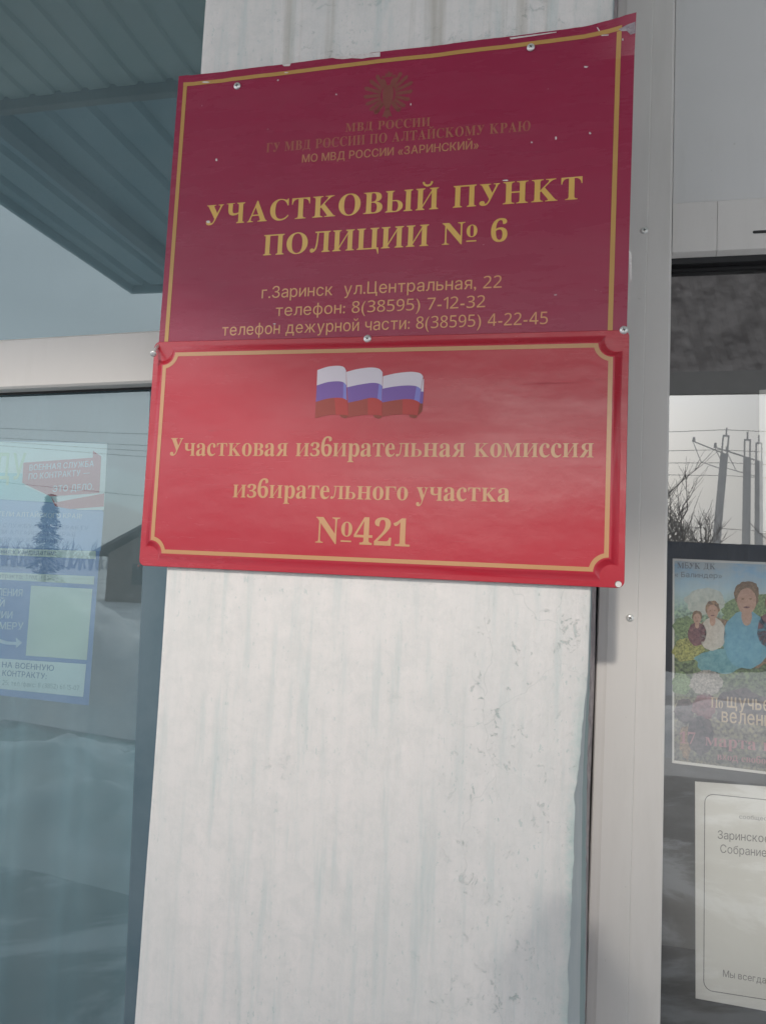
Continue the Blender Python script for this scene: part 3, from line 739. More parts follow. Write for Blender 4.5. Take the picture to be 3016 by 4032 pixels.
# ---------------------------------------------------------------- lower sign: election commission
ele = thing('election_sign', 'wide bright red embossed sign with flag print, lower of the two', 'sign', (0, .006, 0))
def notched(d, y, HX=.2820, HZ=.1310, r=.0165):
    """outline inset by d from a rectangle whose corners are scooped out by arcs"""
    out = []; n = 10; e = -d; k = .45 if e > 0 else 0.0
    cx, cz = HX + k * e, HZ + k * e; R_ = r - .25 * e if e > 0 else r - e; a0 = math.asin(-(1 - k) * e / R_)
    for sx, sz, rev in ((1, 1, 0), (1, -1, 1), (-1, -1, 0), (-1, 1, 1)):
        arc = []
        for i in range(n + 1):
            a = a0 + (math.pi / 2 - 2 * a0) * i / n
            arc.append((sx * (cx - R_ * math.cos(a)), y, sz * (cz - R_ * math.sin(a))))
        out += arc[::-1] if rev else arc       # clockwise seen from the front
    return out
def rounded(hx, hz, r, y):
    out = []; n = 10
    for cx, cz, a0 in ((hx - r, hz - r, 90), (hx - r, -hz + r, 0), (-hx + r, -hz + r, -90), (-hx + r, hz - r, -180)):
        for i in range(n + 1):
            a = math.radians(a0 - 90 * i / n); out.append((cx + r * math.cos(a), y, cz + r * math.sin(a)))
    return out
def election():
    bm = bmesh.new()
    rings = [rounded(.3, .148, .008, .0084), rounded(.3, .148, .008, .0064), rounded(.2993, .1473, .0075, .0060),
             notched(-.0112, .0060), notched(-.0095, .0056), notched(-.0040, .0010), notched(-.0022, .0002)]
    vs = [[bm.verts.new(p) for p in r] for r in rings]; n = len(vs[0])
    for k, (a, b) in enumerate(zip(vs, vs[1:])):
        for i in range(n):
            f = bm.faces.new((a[i], a[(i + 1) % n], b[(i + 1) % n], b[i])); f.smooth = k in (1, 3, 4, 5); f.material_index = 1 if k == 0 else 0
    # face as a grid-like fan so that it takes the gentle oil-canning of thin sheet
    inner = notched(-.0008, .0); iv = [bm.verts.new(p) for p in inner]
    for i in range(n): bm.faces.new((vs[-1][i], vs[-1][(i + 1) % n], iv[(i + 1) % n], iv[i]))
    bm.faces.new(iv)
    bmesh.ops.recalc_face_normals(bm, faces=bm.faces)
    cf = [f for f in bm.faces if len(f.verts) > 20][0]
    if cf.normal.y > 0: bmesh.ops.reverse_faces(bm, faces=bm.faces)
    obj('panel', bm, [M_red, M_edge], ele)
    bm = bmesh.new()
    a = [bm.verts.new(p) for p in notched(.0, -.0003)]; b = [bm.verts.new(p) for p in notched(.0050, -.0003)]
    for i in range(n):
        f = bm.faces.new((a[i], a[(i + 1) % n], b[(i + 1) % n], b[i])); f.normal_update()
        if f.normal.y > 0: f.normal_flip()
    obj('border', bm, M_gold2, ele)
election()
EY = -.0003
line('lettering', 'Участковая избирательная комиссия', 'serif', (668, 1794), (2339, 1801), 70, EY, M_gold2, ele)
line('lettering', 'избирательного участка', 'serif', (915, 1958), (2008, 1976), 71, EY, M_gold2, ele)
line('lettering', '№421', 'serif', (1238, 2136), (1616, 2153), 101, EY, M_gold2, ele)
def flags():
    M = [mat('flag_white', (0.66, 0.60, 0.66), .42), mat('flag_blue', (0.19, 0.10, 0.36), .42), mat('flag_light_blue', (0.22, 0.21, 0.55), .42), mat('flag_red', (0.46, 0.045, 0.04), .42), mat('flag_dark_red', (0.34, 0.055, 0.04), .42), M_shadowprint]
    bm = bmesh.new(); S = lambda x, y: (1200 + x * .3142, 1400 + y * .3142)
    def band(top, bot, cols, dy=0.0):
        n = 16
        def ev(c, t):
            f = t * (len(c) - 1); i = min(int(f), len(c) - 2); u = f - i
            p0 = c[max(i - 1, 0)]; p1 = c[i]; p2 = c[i + 1]; p3 = c[min(i + 2, len(c) - 1)]
            return tuple(.5 * (2 * p1[q] + (p2[q] - p0[q]) * u + (2 * p0[q] - 5 * p1[q] + 4 * p2[q] - p3[q]) * u * u + (-p0[q] + 3 * p1[q] - 3 * p2[q] + p3[q]) * u ** 3) for q in (0, 1))
        for k in range(n):
            t0, t1 = k / n, (k + 1) / n
            mi = cols[0] if t0 < cols[2] else cols[1]
            quadpx(bm, [S(*ev(top, t0)), S(*ev(top, t1)), S(*ev(bot, t1)), S(*ev(bot, t0))], EY - dy, mi)
    panels = [([(160, 182), (290, 140), (420, 128), (490, 145), (518, 188)], [(152, 374), (285, 333), (415, 322), (485, 335), (522, 372)], [(140, 580), (280, 540), (400, 528), (480, 535), (528, 560)], [(130, 785), (280, 748), (420, 740), (500, 745), (545, 752)]),
              ([(520, 206), (660, 170), (820, 150), (930, 165), (975, 210)], [(530, 398), (680, 365), (840, 342), (930, 352), (972, 382)], [(545, 590), (690, 560), (820, 530), (910, 540), (966, 575)], [(545, 775), (690, 750), (820, 742), (910, 745), (966, 757)]),
              ([(980, 260), (1130, 225), (1320, 204), (1440, 220), (1482, 262)], [(975, 415), (1120, 388), (1290, 374), (1400, 385), (1455, 420)], [(968, 588), (1110, 562), (1260, 545), (1370, 555), (1440, 588)], [(968, 765), (1110, 742), (1260, 736), (1370, 742), (1412, 752)])]
    for k, (a, b, c, d) in enumerate(panels):
        band(a, b, (0, 0, 1), .0002); band(b, c, (1, 2, .72), .0002); band(c, d, (4, 3, .42), .0002)
        x0 = d[-1][0]; band([(x0 - 105, d[-1][1] - 12), (x0 - 50, d[-1][1] - 8), (x0, d[-1][1])], [(x0 - 100, d[-1][1] + 12), (x0 - 45, d[-1][1] + 34), (x0 - 10, d[-1][1] + 22)], (5, 5, 1), .0001)
    quadpx(bm, [S(1484, 288), S(1492, 296), S(1488, 452), S(1455, 450), S(1470, 360)], EY - .0001, 0)
    quadpx(bm, [S(1455, 450), S(1488, 452), S(1478, 600), S(1440, 600)], EY - .0001, 1)
    quadpx(bm, [S(1440, 600), S(1478, 600), S(1470, 700), S(1415, 750)], EY - .0001, 5)
    obj('flag_print', bm, M, ele)
flags()
screw(1447, 1334, .0060, .0049, ele, .9); screw(2455, 1300, .0060, .0049, ele, .35)
bm = bmesh.new(); p0, p1 = at(624, 1360, .007), at(606, 1391, -.010)
tube(bm, [p0, p0.lerp(p1, .5) + Vector((0, 0, .0004)), p1], [.0019, .0019, .0019], 10)
d = (p1 - p0).normalized(); tube(bm, [p1, p1 + d * .0008, p1 + d * .0022, p1 + d * .003], [.0030, .0046, .0040, .0020], 16)
obj('bent_screw', bm, M_zinc, ele, smooth=True)
for x, y, r in ((2433, 2300, .0034), (547, 2227, .0015)):
    bm = bmesh.new(); c = at(x, y, .0058)
    lathe(bm, [(r * 1.15, 0), (r * 1.15, .0001)], (c.x, c.y, c.z), 16, mi=1)
    if r > .002: lathe(bm, [(r, 0), (r, .0002)], (c.x + .0003, c.y, c.z - .0002), 16, mi=0)
    obj('mounting_hole', bm, [M_bare, M_edge], ele)

# ---------------------------------------------------------------- papers behind the glass
def paper_mat(name, col, rough=0.6): return mat(name, col, rough, 0.3)
M_paper = paper_mat('white_paper', (0.85, 0.85, 0.82)); M_ink = paper_mat('grey_ink', (0.16, 0.16, 0.16)); M_ink2 = paper_mat('light_grey_ink', (0.30, 0.30, 0.30))
def sheet(name, label, cat, pts, Y, m, group=None):
    """a sheet of paper with real thickness; corner points in picture pixels, clockwise from top left"""
    q = [at(x, y, Y) for x, y in pts]
    t = thing(name, label, cat, ((q[2].x + q[3].x) / 2, Y, q[2].z), group)
    bm = bmesh.new(); a = [bm.verts.new(p) for p in q]; b = [bm.verts.new(p + Vector((0, .0004, 0))) for p in q]
    f = bm.faces.new(a); f.normal_update()
    if f.normal.y > 0: f.normal_flip()
    bm.faces.new(b)
    for i in range(4): bm.faces.new((a[i], a[(i + 1) % 4], b[(i + 1) % 4], b[i]))
    obj('sheet', bm, m, t); return t
YP = .2395
# A4 notice with a rounded frame line
no = sheet('paper_notice', 'white notice with thin rounded frame line, taped low behind the right glass', 'notice', [(2735, 3077), (3330, 3119), (3322, 4037), (2737, 3931)], YP, M_paper)
def notice():
    a, b = at(2772, 3123, YP), at(2776, 3900, YP); x0, x1 = a.x, a.x + .172; z1, z0 = a.z, b.z; r = .012
    def rr(i):
        out = []
        for cx, cz, a0 in ((x1 - r, z1 - r, 90), (x1 - r, z0 + r, 0), (x0 + r, z0 + r, -90), (x0 + r, z1 - r, -180)):
            for k in range(9):
                t = math.radians(a0 - 90 * k / 8); out.append((cx + (r - i) * math.cos(t) + (.0012 * (z1 - cz) / (z1 - z0)), YP - .0002, cz + (r - i) * math.sin(t)))
        return out
    bm = bmesh.new(); o = [bm.verts.new(p) for p in rr(0)]; n_ = [bm.verts.new(p) for p in rr(.0009)]
    for i in range(len(o)):
        f = bm.faces.new((o[i], o[(i + 1) % len(o)], n_[(i + 1) % len(o)], n_[i])); f.normal_update()
        if f.normal.y > 0: f.normal_flip()
    obj('frame_line', bm, M_ink, no)
    Yt = YP - .0002
    line('lettering', 'сообщество', 'sans', (2907, 3223), (3064, 3235), 16, Yt, M_ink2, no)
    line('lettering', 'Заринское городское', 'sans', (2822, 3302), (3262, 3337), 33, Yt, M_ink2, no)
    line('lettering', 'Собрание депутатов', 'sans', (2832, 3357), (3242, 3395), 33, Yt, M_ink2, no)
    line('lettering', 'Мы всегда открыты', 'sans', (2843, 3845), (3170, 3899), 27, Yt, M_ink2, no)
notice()
sheet('blank_sheet', 'blank white sheet high behind the right glass, cut by the photo edge', 'paper', [(2988, 1536), (3420, 1505), (3425, 2110), (2989, 2098)], YP, M_paper)

# cinema poster: a plain country scene stands in for its picture
def scenery():
    m = mat('printed_scenery', (0.3, 0.4, 0.4), 0.45, 0.4)
    tc = N(m, 'ShaderNodeTexCoord'); sp = N(m, 'ShaderNodeSeparateXYZ'); L(m, tc.outputs['Object'], sp.inputs[0])
    v = coords(m); z = mathn(m, 'ADD', sp.outputs[2], mathn(m, 'MULTIPLY', mathn(m, 'SUBTRACT', noise_tex(m, v, 24, 5, .6), .5), .05))
    col = ramp(m, mathn(m, 'MULTIPLY', mathn(m, 'ADD', z, 0.0), 3.4), [(0.02, (0.20, 0.19, 0.19)), (0.22, (0.36, 0.33, 0.33)), (0.36, (0.18, 0.22, 0.17)), (0.52, (0.24, 0.34, 0.20)), (0.66, (0.40, 0.56, 0.50)), (0.78, (0.55, 0.72, 0.80)), (0.97, (0.24, 0.52, 0.84))])
    cl = mathn(m, 'MULTIPLY', ramp(m, noise_tex(m, coords(m, (18, 10, 34)), 1.0, 5, .6), [(.42, BW(0)), (.62, BW(.85))]), ramp(m, mathn(m, 'MULTIPLY', z, 3.4), [(.70, BW(0)), (.80, BW(1))]))
    col = mixc(m, cl, col, (0.62, 0.68, 0.70))
    leaf = ramp(m, noise_tex(m, v, 210, 4, .7), [(.40, (0.30, 0.30, 0.22)), (.5, (0.85, 0.85, 0.7)), (.64, (1.5, 1.5, 0.9))])
    low = ramp(m, mathn(m, 'MULTIPLY', z, 3.4), [(.66, BW(.8)), (.76, BW(0))])
    col = mixc(m, low, col, leaf, 'MULTIPLY')
    L(m, col, P(m).inputs['Base Color']); return m
fl = sheet('film_poster', 'colourful film poster with white margin and country scene, behind the right glass', 'poster', [(2647, 2199), (3200, 2221), (3199, 3071), (2645, 3004)], YP, M_paper)
def film():
    z0 = at(2655, 2990, YP).z; bm = bmesh.new()
    q = [at(x, y, YP - .00025) for x, y in ((2654, 2209), (3193, 2230), (3192, 3060), (2653, 2994))]
    base = Vector((q[3].x, 0, q[3].z)); flat(bm, [p - base for p in q]); o = obj('scenery_print', bm, scenery()); o.location = base; o.parent = fl; o.matrix_parent_inverse = fl.matrix_world.inverted()
    # soft rounded masses of foliage, hill, cloth-like colour
    S = lambda x, y: (2560 + x * .4067, 2150 + y * .4067)
    def blob(cx, cy, rx, ry, m, seed, n=40, w_=.22, d=.0004):
        b = bmesh.new(); pts = []
        for k in range(n):
            t = 2 * math.pi * k / n; r = 1 + w_ * noise.noise((math.cos(t) * 2.2 + seed, math.sin(t) * 2.2, seed)) + w_ * .5 * noise.noise((math.cos(t) * 7, math.sin(t) * 7, seed))
            pts.append(S(cx + rx * r * math.cos(t), cy + ry * r * math.sin(t)))
        vs = [at(x, y, YP - d) for x, y in pts]; c_ = at(*S(cx, cy), YP - d)
        cv = b.verts.new(c_); rv = [b.verts.new(p) for p in vs]
        for k in range(n):
            f = b.faces.new((cv, rv[k], rv[(k + 1) % n])); f.normal_update()
            if f.normal.y > 0: f.normal_flip()
        return obj('printed_patch', b, m, fl)
    def mott(name, a, b, sc):
        m = mat(name, a, .45, .4); L(m, ramp(m, noise_tex(m, coords(m), sc, 5, .7, .4), [(.34, a), (.66, b)]), P(m).inputs['Base Color']); return m
    g1 = mott('print_green', (0.09, 0.15, 0.07), (0.40, 0.54, 0.26), 330); g2 = mott('print_yellow_green', (0.12, 0.14, 0.05), (0.66, 0.66, 0.22), 380)
    te = mott('print_teal', (0.12, 0.32, 0.38), (0.27, 0.50, 0.55), 150); br = mott('print_brown', (0.12, 0.08, 0.06), (0.50, 0.34, 0.20), 300)
    mr = mott('print_maroon', (0.12, 0.05, 0.06), (0.36, 0.18, 0.19), 200); gr = mott('print_grey', (0.20, 0.19, 0.18), (0.66, 0.62, 0.57), 340); hill = mott('print_pale_hill', (0.50, 0.56, 0.53), (0.74, 0.77, 0.72), 120)
    da = mott('print_dark', (0.05, 0.042, 0.046), (0.22, 0.17, 0.17), 160)
    blob(520, 540, 190, 130, hill, 1.1, d=.0003); blob(330, 790, 110, 110, g1, 2.2); blob(1010, 640, 330, 170, g1, 3.1, d=.00035); blob(640, 820, 190, 120, br, 3.7, d=.00045); blob(880, 900, 210, 190, te, 4.4, d=.0005); blob(1090, 830, 160, 150, mr, 5.1, d=.00055)
    blob(360, 1010, 150, 110, g2, 6.3, d=.0006); blob(690, 1110, 250, 120, te, 7.2, d=.00065); blob(1010, 1040, 190, 130, br, 8.8, d=.0007); blob(300, 1330, 90, 110, g1, 9.4, d=.0006); blob(540, 1330, 170, 120, gr, 10.3, d=.0007)
    blob(330, 1600, 90, 130, da, 11.5, d=.0006); blob(520, 1560, 110, 130, mr, 12.1, d=.0007); blob(880, 1560, 280, 170, da, 13.2, d=.00065); blob(480, 1830, 130, 190, da, 14.7, d=.0008, w_=.12); blob(340, 1900, 60, 160, br, 15.9, d=.0007)
    sk = mott('print_skin', (0.52, 0.33, 0.25), (0.66, 0.45, 0.35), 160); hr = mott('print_hair', (0.16, 0.10, 0.06), (0.36, 0.25, 0.14), 300); bl = mott('print_blue_cloth', (0.16, 0.38, 0.52), (0.25, 0.50, 0.62), 120); wh = mott('print_pale_cloth', (0.55, 0.52, 0.47), (0.74, 0.71, 0.66), 240)
    def villager(cx, cy, k, cloth, hair, seed):
        blob(cx, cy + 270 * k, 150 * k, 190 * k, cloth, seed, w_=.10, d=.00072); blob(cx, cy + 120 * k, 34 * k, 60 * k, sk, seed + 1, w_=.05, d=.00076); blob(cx, cy - 18 * k, 82 * k, 92 * k, hair, seed + 2, w_=.14, d=.0008)
        blob(cx, cy + 22 * k, 62 * k, 84 * k, sk, seed + 3, w_=.05, d=.00086)
        for q in (-1, 1): blob(cx + q * 25 * k, cy + 8 * k, 9 * k, 5 * k, hr, seed + 4, n=10, d=.0009)
        blob(cx, cy + 62 * k, 22 * k, 6 * k, mr, seed + 5, n=12, d=.0009)
    villager(930, 500, 1.5, bl, hr, 21.3); villager(600, 620, .85, wh, br, 27.9); villager(450, 690, .6, mr, hr, 33.1); villager(1180, 560, .95, mr, hr, 38.4)
    Yt = YP - .0013
    cream = mat('cream_print', (0.62, 0.50, 0.34), .5); pink = mat('pink_print', (0.50, 0.24, 0.26), .5); greyt = mat('grey_print', (0.28, 0.30, 0.33), .5)
    line('lettering', 'МБУК ДК', 'serif', (2664, 2237), (2816, 2242), 22, Yt, greyt, fl, .03)
    line('lettering', '« Балиндер»', 'sans', (2653, 2271), (2842, 2277), 20, Yt, greyt, fl)
    line('lettering', 'По', 'serif', (2796, 2785), (2846, 2789), 40, Yt, cream, fl)
    line('lettering', 'щучьему', 'bold', (2857, 2785), (3110, 2808), 56, Yt, cream, fl)
    line('lettering', 'веленью', 'bold', (2836, 2843), (3085, 2866), 56, Yt, cream, fl)
    line('lettering', '17', 'serif', (2672, 2925), (2738, 2931), 44, Yt, pink, fl)
    line('lettering', 'марта в', 'serif', (2772, 2934), (3038, 2960), 46, Yt, pink, fl)
    line('lettering', 'вход свободный', 'serif', (2820, 2990), (3110, 3018), 27, Yt, pink, fl)
film()

# recruitment poster behind the blue glass of the left window
YL = .2400
M_pblue = paper_mat('poster_blue', (0.075, 0.20, 0.47)); M_pblue2 = paper_mat('poster_pale_blue', (0.24, 0.38, 0.62)); M_pcream = paper_mat('poster_cream', (0.66, 0.68, 0.55)); M_pred = paper_mat('poster_red', (0.56, 0.07, 0.09))
M_pwhite = paper_mat('poster_white', (0.74, 0.76, 0.70)); M_pturq = paper_mat('poster_turquoise', (0.36, 0.62, 0.62)); M_pink = paper_mat('poster_text_white', (0.62, 0.68, 0.72)); M_pgrey = paper_mat('poster_grey_text', (0.25, 0.29, 0.29)); M_pnavy = paper_mat('poster_navy_text', (0.10, 0.16, 0.27)); M_plime = paper_mat('poster_lime_text', (0.62, 0.70, 0.45))
rp = sheet('recruitment_poster', 'blue and white recruiting poster with red ribbon, behind the left glass', 'poster', [(-330, 1728), (424, 1745), (350, 2778), (-330, 2700)], YL, M_pblue)
def recruit():
    S = lambda x, y: (x * .4972, 1700 + y * .4972)
    def part(name, pts, m, d):
        bm = bmesh.new(); quadpx(bm, [S(*p) for p in pts], YL - d); return obj(name, bm, m, rp)
    part('upper_field', [(-640, 62), (852, 92), (826, 620), (620, 618), (420, 560), (0, 535), (-640, 500)], M_pwhite, .0003)
    part('turquoise_field', [(-640, 300), (180, 330), (200, 430), (420, 520), (420, 560), (0, 535), (-640, 500)], M_pturq, .0004)
    part('pale_field', [(-640, 505), (0, 540), (420, 566), (620, 622), (825, 632), (800, 945), (-640, 870)], M_pblue2, .0003)
    part('ribbon', [(190, 245), (738, 205), (740, 150), (805, 195), (790, 485), (405, 512), (180, 405)], M_pred, .0006)
    part('ribbon', [(405, 512), (440, 560), (828, 488), (825, 592), (560, 612), (440, 590)], M_pred, .0006)
    part('caption_bar', [(-640, 880), (0, 922), (762, 945), (760, 1008), (0, 975), (-640, 935)], M_pcream, .0006)
    part('caption_bar', [(-640, 1060), (0, 1113), (750, 1145), (746, 1210), (0, 1170), (-640, 1115)], M_pcream, .0006)
    part('blank_square', [(250, 1218), (735, 1245), (690, 1808), (208, 1772)], M_pcream, .0006)
    part('address_box', [(-640, 1745), (0, 1795), (686, 1840), (662, 2100), (0, 2035), (-640, 1975)], M_pwhite, .0006)
    part('arrow', [(-120, 1590), (0, 1640), (60, 1660), (132, 1665), (128, 1628), (178, 1672), (130, 1712), (132, 1688), (50, 1684), (-10, 1668), (-120, 1620)], M_pink, .0006)
    T = lambda s, st, l, r, c, m: line('lettering', s, st, S(*l), S(*r), c * .4972, YL - .0009, m, rp)
    T('ОДУ', 'bold', (-190, 372), (205, 380), 205, M_plime)
    T('ВОЕННАЯ СЛУЖБА', 'bold', (232, 308), (748, 275), 46, M_pink); T('ПО КОНТРАКТУ —', 'bold', (226, 378), (716, 343), 46, M_pink); T('ЭТО ДЕЛО.', 'bold', (416, 478), (748, 458), 50, M_pink)
    T('УВАЖАЕМЫЕ ЖИТЕЛИ АЛТАЙСКОГО КРАЯ!', 'bold', (-430, 655), (652, 688), 36, M_pink)
    T('ВОЕННУЮ СЛУЖБУ ПО КОНТРАКТУ', 'sans', (-250, 745), (705, 780), 32, M_pblue)
    T('ЖИТЕЛИ АЛТАЙСКОГО КРАЯ', 'sans', (-160, 800), (600, 832), 32, M_pblue); T('НА СЛУЖБУ ПО КОНТРАКТУ', 'sans', (-220, 860), (540, 885), 32, M_pblue)
    T('Требования к кандидатам:', 'bold', (-190, 958), (448, 978), 38, M_pnavy)
    T('состояние здоровья', 'sans', (-280, 1068), (240, 1088), 28, M_pblue2)
    T('Срок контракта:', 'bold', (-200, 1148), (188, 1166), 38, M_pgrey); T('1 год и более', 'sans', (204, 1166), (468, 1178), 38, M_pgrey)
    T('ДЛЯ ОФОРМЛЕНИЯ', 'bold', (-400, 1280), (183, 1305), 56, M_pink); T('НОЙ', 'bold', (-110, 1382), (42, 1385), 56, M_pink); T('ЦИИ', 'bold', (-40, 1475), (104, 1480), 56, M_pink); T('КАМЕРУ', 'bold', (-110, 1560), (190, 1568), 56, M_pink)
    T('ПУНКТ ОТБОРА НА ВОЕННУЮ', 'bold', (-470, 1830), (432, 1895), 44, M_pnavy); T('СЛУЖБУ ПО КОНТРАКТУ:', 'bold', (-330, 1905), (375, 1958), 44, M_pnavy)
    T('25; тел./факс: 8 (3852) 61-15-07', 'sans', (20, 2003), (632, 2048), 36, M_pgrey)
recruit()

# ---------------------------------------------------------------- entrance canopy overhead (seen in the glass, shades the upper wall)
CZ, CYF, CXL, CXR = 1.63, -3.0, -2.53, 7.5
can = thing('entrance_canopy', 'corrugated metal entrance canopy overhead, mirrored in the window glass', 'canopy', (0, -1.5, CZ))
def front(x):
    # notch added to the front edge so that sun reaches the transom
    if x < -1.3: return CYF
    if x < -.58: return -2.44
    if x < -.10: return -2.44 + (CYF + 2.44) * (x + .58) / .48
    return CYF
def canopy():
    mg = rough_paint('grey_green_sheet', (0.50, 0.58, 0.53), (0.60, 0.64, 0.58), 2.5, 0.15, 0.6)
    mt = rough_paint('teal_sheet', (0.22, 0.34, 0.39), (0.32, 0.42, 0.45), 3.5, 0.2, 0.6)
    mr = rough_paint('rusty_angle', (0.13, 0.085, 0.06), (0.25, 0.21, 0.17), 9, 0.6, 0.8, (1, 1, 1))
    ms = mat('dark_steel', (0.045, 0.075, 0.095), 0.5, 0.5)
    def corr(name, y0, y1, z, m, amp, pitch):
        bm = bmesh.new(); x = CXL + .02; prev = None; k = 0
        seq = ((0, 0), (.34, 0), (.42, 1), (.58, 1), (.66, 0))
        while x < CXR - .02:
            for f, h in seq:
                ye = y1 if y1 > -1.5 else front(x + f * pitch) + .02
                row = [bm.verts.new((x + f * pitch, y0, z + h * amp)), bm.verts.new((x + f * pitch, ye, z + h * amp))]
                if prev: bm.faces.new((prev[0], row[0], row[1], prev[1]))
                prev = row
            x += pitch
        obj(name, bm, m, can)
    corr('soffit', .115, -1.03, CZ - .02, mg, .012, .115)
    corr('soffit', -1.07, CYF + .02, CZ + .03, mt, .03, .20)
    xs = [CXL, -1.3001, -1.2999, -.58, -.10, CXR]; bm = bmesh.new()
    for za in (CZ + .085, CZ + .12):
        for xa_, xb_ in zip(xs, xs[1:]): bm.faces.new([bm.verts.new(p) for p in ((xa_, .115, za), (xb_, .115, za), (xb_, front(xb_), za), (xa_, front(xa_), za))])
    obj('roof_sheet', bm, ms, can)
    bm = bmesh.new(); box(bm, CXL + .01, CXR - .01, -1.068, -1.032, CZ - .06, CZ + .08, .003); obj('rusty_angle', bm, mr, can)
    for x in (-2.05, -.2, 1.7, 3.6, 5.5):
        bm = bmesh.new(); box(bm, x, x + .07, -1.072, front(x) + .03, CZ - .05, CZ + .028, .004); obj('beam', bm, ms, can)
    bm = bmesh.new(); box(bm, CXL - .012, CXL + .012, .115, CYF, CZ - .012, CZ + .124, .002); obj('side_trim', bm, mt, can)
    bm = bmesh.new(); prev = None
    for x in [CXL - .012] + xs[1:]:
        y = front(x); row = [bm.verts.new(p) for p in ((x, y, CZ - .012), (x, y - .024, CZ - .012), (x, y - .024, CZ + .124), (x, y, CZ + .124))]
        if prev:
            for i in range(4): bm.faces.new((prev[i], row[i], row[(i + 1) % 4], prev[(i + 1) % 4]))
        prev = row
    obj('fascia', bm, mt, can)
    for x in (-2.35, 4.2, 7.2):
        if x == -2.35: continue
        bm = bmesh.new(); tube(bm, [(x, CYF + .1, GZ), (x, CYF + .1, CZ - .002)], .045, 14); obj('post', bm, ms, can, smooth=True)
canopy()

# shelter added across the yard: darkens the right glass, keeps sky glare off signs
def shelter():
    t = thing('added_shelter', 'dark brown shelter added across the yard to hold bright sky off the signs', 'shelter', (4, -11, GZ))
    m = rough_paint('brown_corrugated_sheet', (0.13, 0.115, 0.11), (0.34, 0.31, 0.30), 3.2, 0.5, 0.7); ms = mat('dark_post', (0.05, 0.045, 0.04), .6)
    bm = bmesh.new(); prev = None; x = -4.8
    while x < 9.5:
        for f, h in ((0, 0), (.06, .05), (.12, .05), (.18, 0)):
            row = []
            for y, z in ((-9.6, 2.66), (-10.6, 3.5), (-11.8, 4.9), (-13.0, 6.6)):
                row.append(bm.verts.new((x + f, y, z + h + .05 * math.sin((x + f) * 1.3))))
            if prev:
                for i in range(3): bm.faces.new((prev[i], row[i], row[i + 1], prev[i + 1]))
            prev = row
        x += .30
    obj('roof', bm, m, t)
    bm = bmesh.new(); box(bm, -4.9, 9.6, -9.59, -9.5, 2.50, 2.82, .004); obj('ghost_reflection', bm, mat('ghost_grey', (0.30, 0.29, 0.28), .7), t)  # grey strip added to stand for the second reflection of double glazing
    for x in (-4.6, 5.2, 9.2):
        for y in (-9.7, -12.8):
            bm = bmesh.new(); box(bm, x - .06, x + .06, y - .06, y + .06, GZ, 2.6 if y > -10 else 6.3); obj('post', bm, ms, t)
shelter()

# ---------------------------------------------------------------- street side, seen mirrored in the glass
def fence():
    t = thing('metal_fence', 'blue grey corrugated metal fence across the yard', 'fence', (4, -10.6, GZ))
    m = rough_paint('blue_fence_sheet', (0.075, 0.095, 0.13), (0.11, 0.13, 0.17), 1.2, 0.1, 0.55)
    bm = bmesh.new(); prev = None; x = -3.2
    while x < 14:
        for f, h in ((0, 0), (.05, .03), (.11, .03), (.16, 0)):
            row = [bm.verts.new((x + f, -9.95 - h, GZ)), bm.verts.new((x + f, -9.95 - h, .46))]
            if prev: bm.faces.new((prev[0], row[0], row[1], prev[1]))
            prev = row
        x += .22
    obj('panel', bm, m, t)
    for x in range(-3, 15, 3):
        bm = bmesh.new(); box(bm, x - .04, x + .04, -10.06, -9.985, GZ, .44); obj('post', bm, mat('fence_post', (0.08, 0.09, 0.11), .6) if x == -3 else bpy.data.materials['fence_post'], t)
fence()
def bare_tree(x, y, h, seed, label):
    t = thing('bare_tree', label, 'tree', (x, y, GZ), 'leafless trees beyond the fence')
    r = random.Random(seed); bt, bc = bmesh.new(), bmesh.new()
    m = bpy.data.materials.get('bark') or rough_paint('bark', (0.38, 0.365, 0.35), (0.50, 0.48, 0.46), 12, 0.5)  # bark paled to carry the haze over the trees in its colour
    def grow(bm, p, d, ln, rad, lev):
        pts = [p]; q = p.copy(); dd = d.copy()
        for k in range(4):
            dd = (dd + Vector((r.uniform(-.16, .16), r.uniform(-.16, .16), r.uniform(-.02, .14)))).normalized(); q = q + dd * ln / 4; pts.append(q.copy())
        tube(bm, pts, [rad * (1 - .17 * k) for k in range(5)], 5 if lev < 2 else 3, False)
        if lev < 4:
            for k in range(r.randint(4, 6)):
                i = r.choice((1, 2, 3, 4)); a = r.uniform(0, 6.28); s = Vector((math.cos(a), math.sin(a), r.uniform(.1, .9)))
                grow(bc, pts[i], (dd * .7 + s * .75).normalized(), ln * r.uniform(.45, .68), max(.006, rad * .45), lev + 1)
    for k in range(3): grow(bt, Vector((x + r.uniform(-.3, .3), y + r.uniform(-.3, .3), GZ)), Vector((r.uniform(-.25, .25), r.uniform(-.2, .2), 1)).normalized(), h * .42, .07, 1)
    obj('trunk', bt, m, t); obj('crown', bc, m, t)
for k, (x, y, h) in enumerate(((1.5, -12.3, 4.6), (3.0, -12.8, 3.7), (4.4, -13.2, 3.4), (6.3, -12.5, 4.2), (2.4, -15.5, 4.6), (-1.6, -13.0, 3.8), (9.2, -13.4, 4.4))):
    bare_tree(x, y, h, 20 + k, ['tangled leafless thicket tree nearest the first pole', 'low leafless tree between the two poles', 'small leafless tree past the second pole', 'leafless tree by the right end of the shelter', 'leafless tree behind the thicket', 'leafless tree left of the shelter', 'leafless tree at the far right end of the fence'][k])
M_conc = rough_paint('pole_concrete', (0.70, 0.70, 0.70), (0.80, 0.80, 0.79), 4, 0.3)  # concrete paled so that its colour carries the haze of distance
PY_ = -26.0; PV = 2 * .2336 - PY_
poles = []
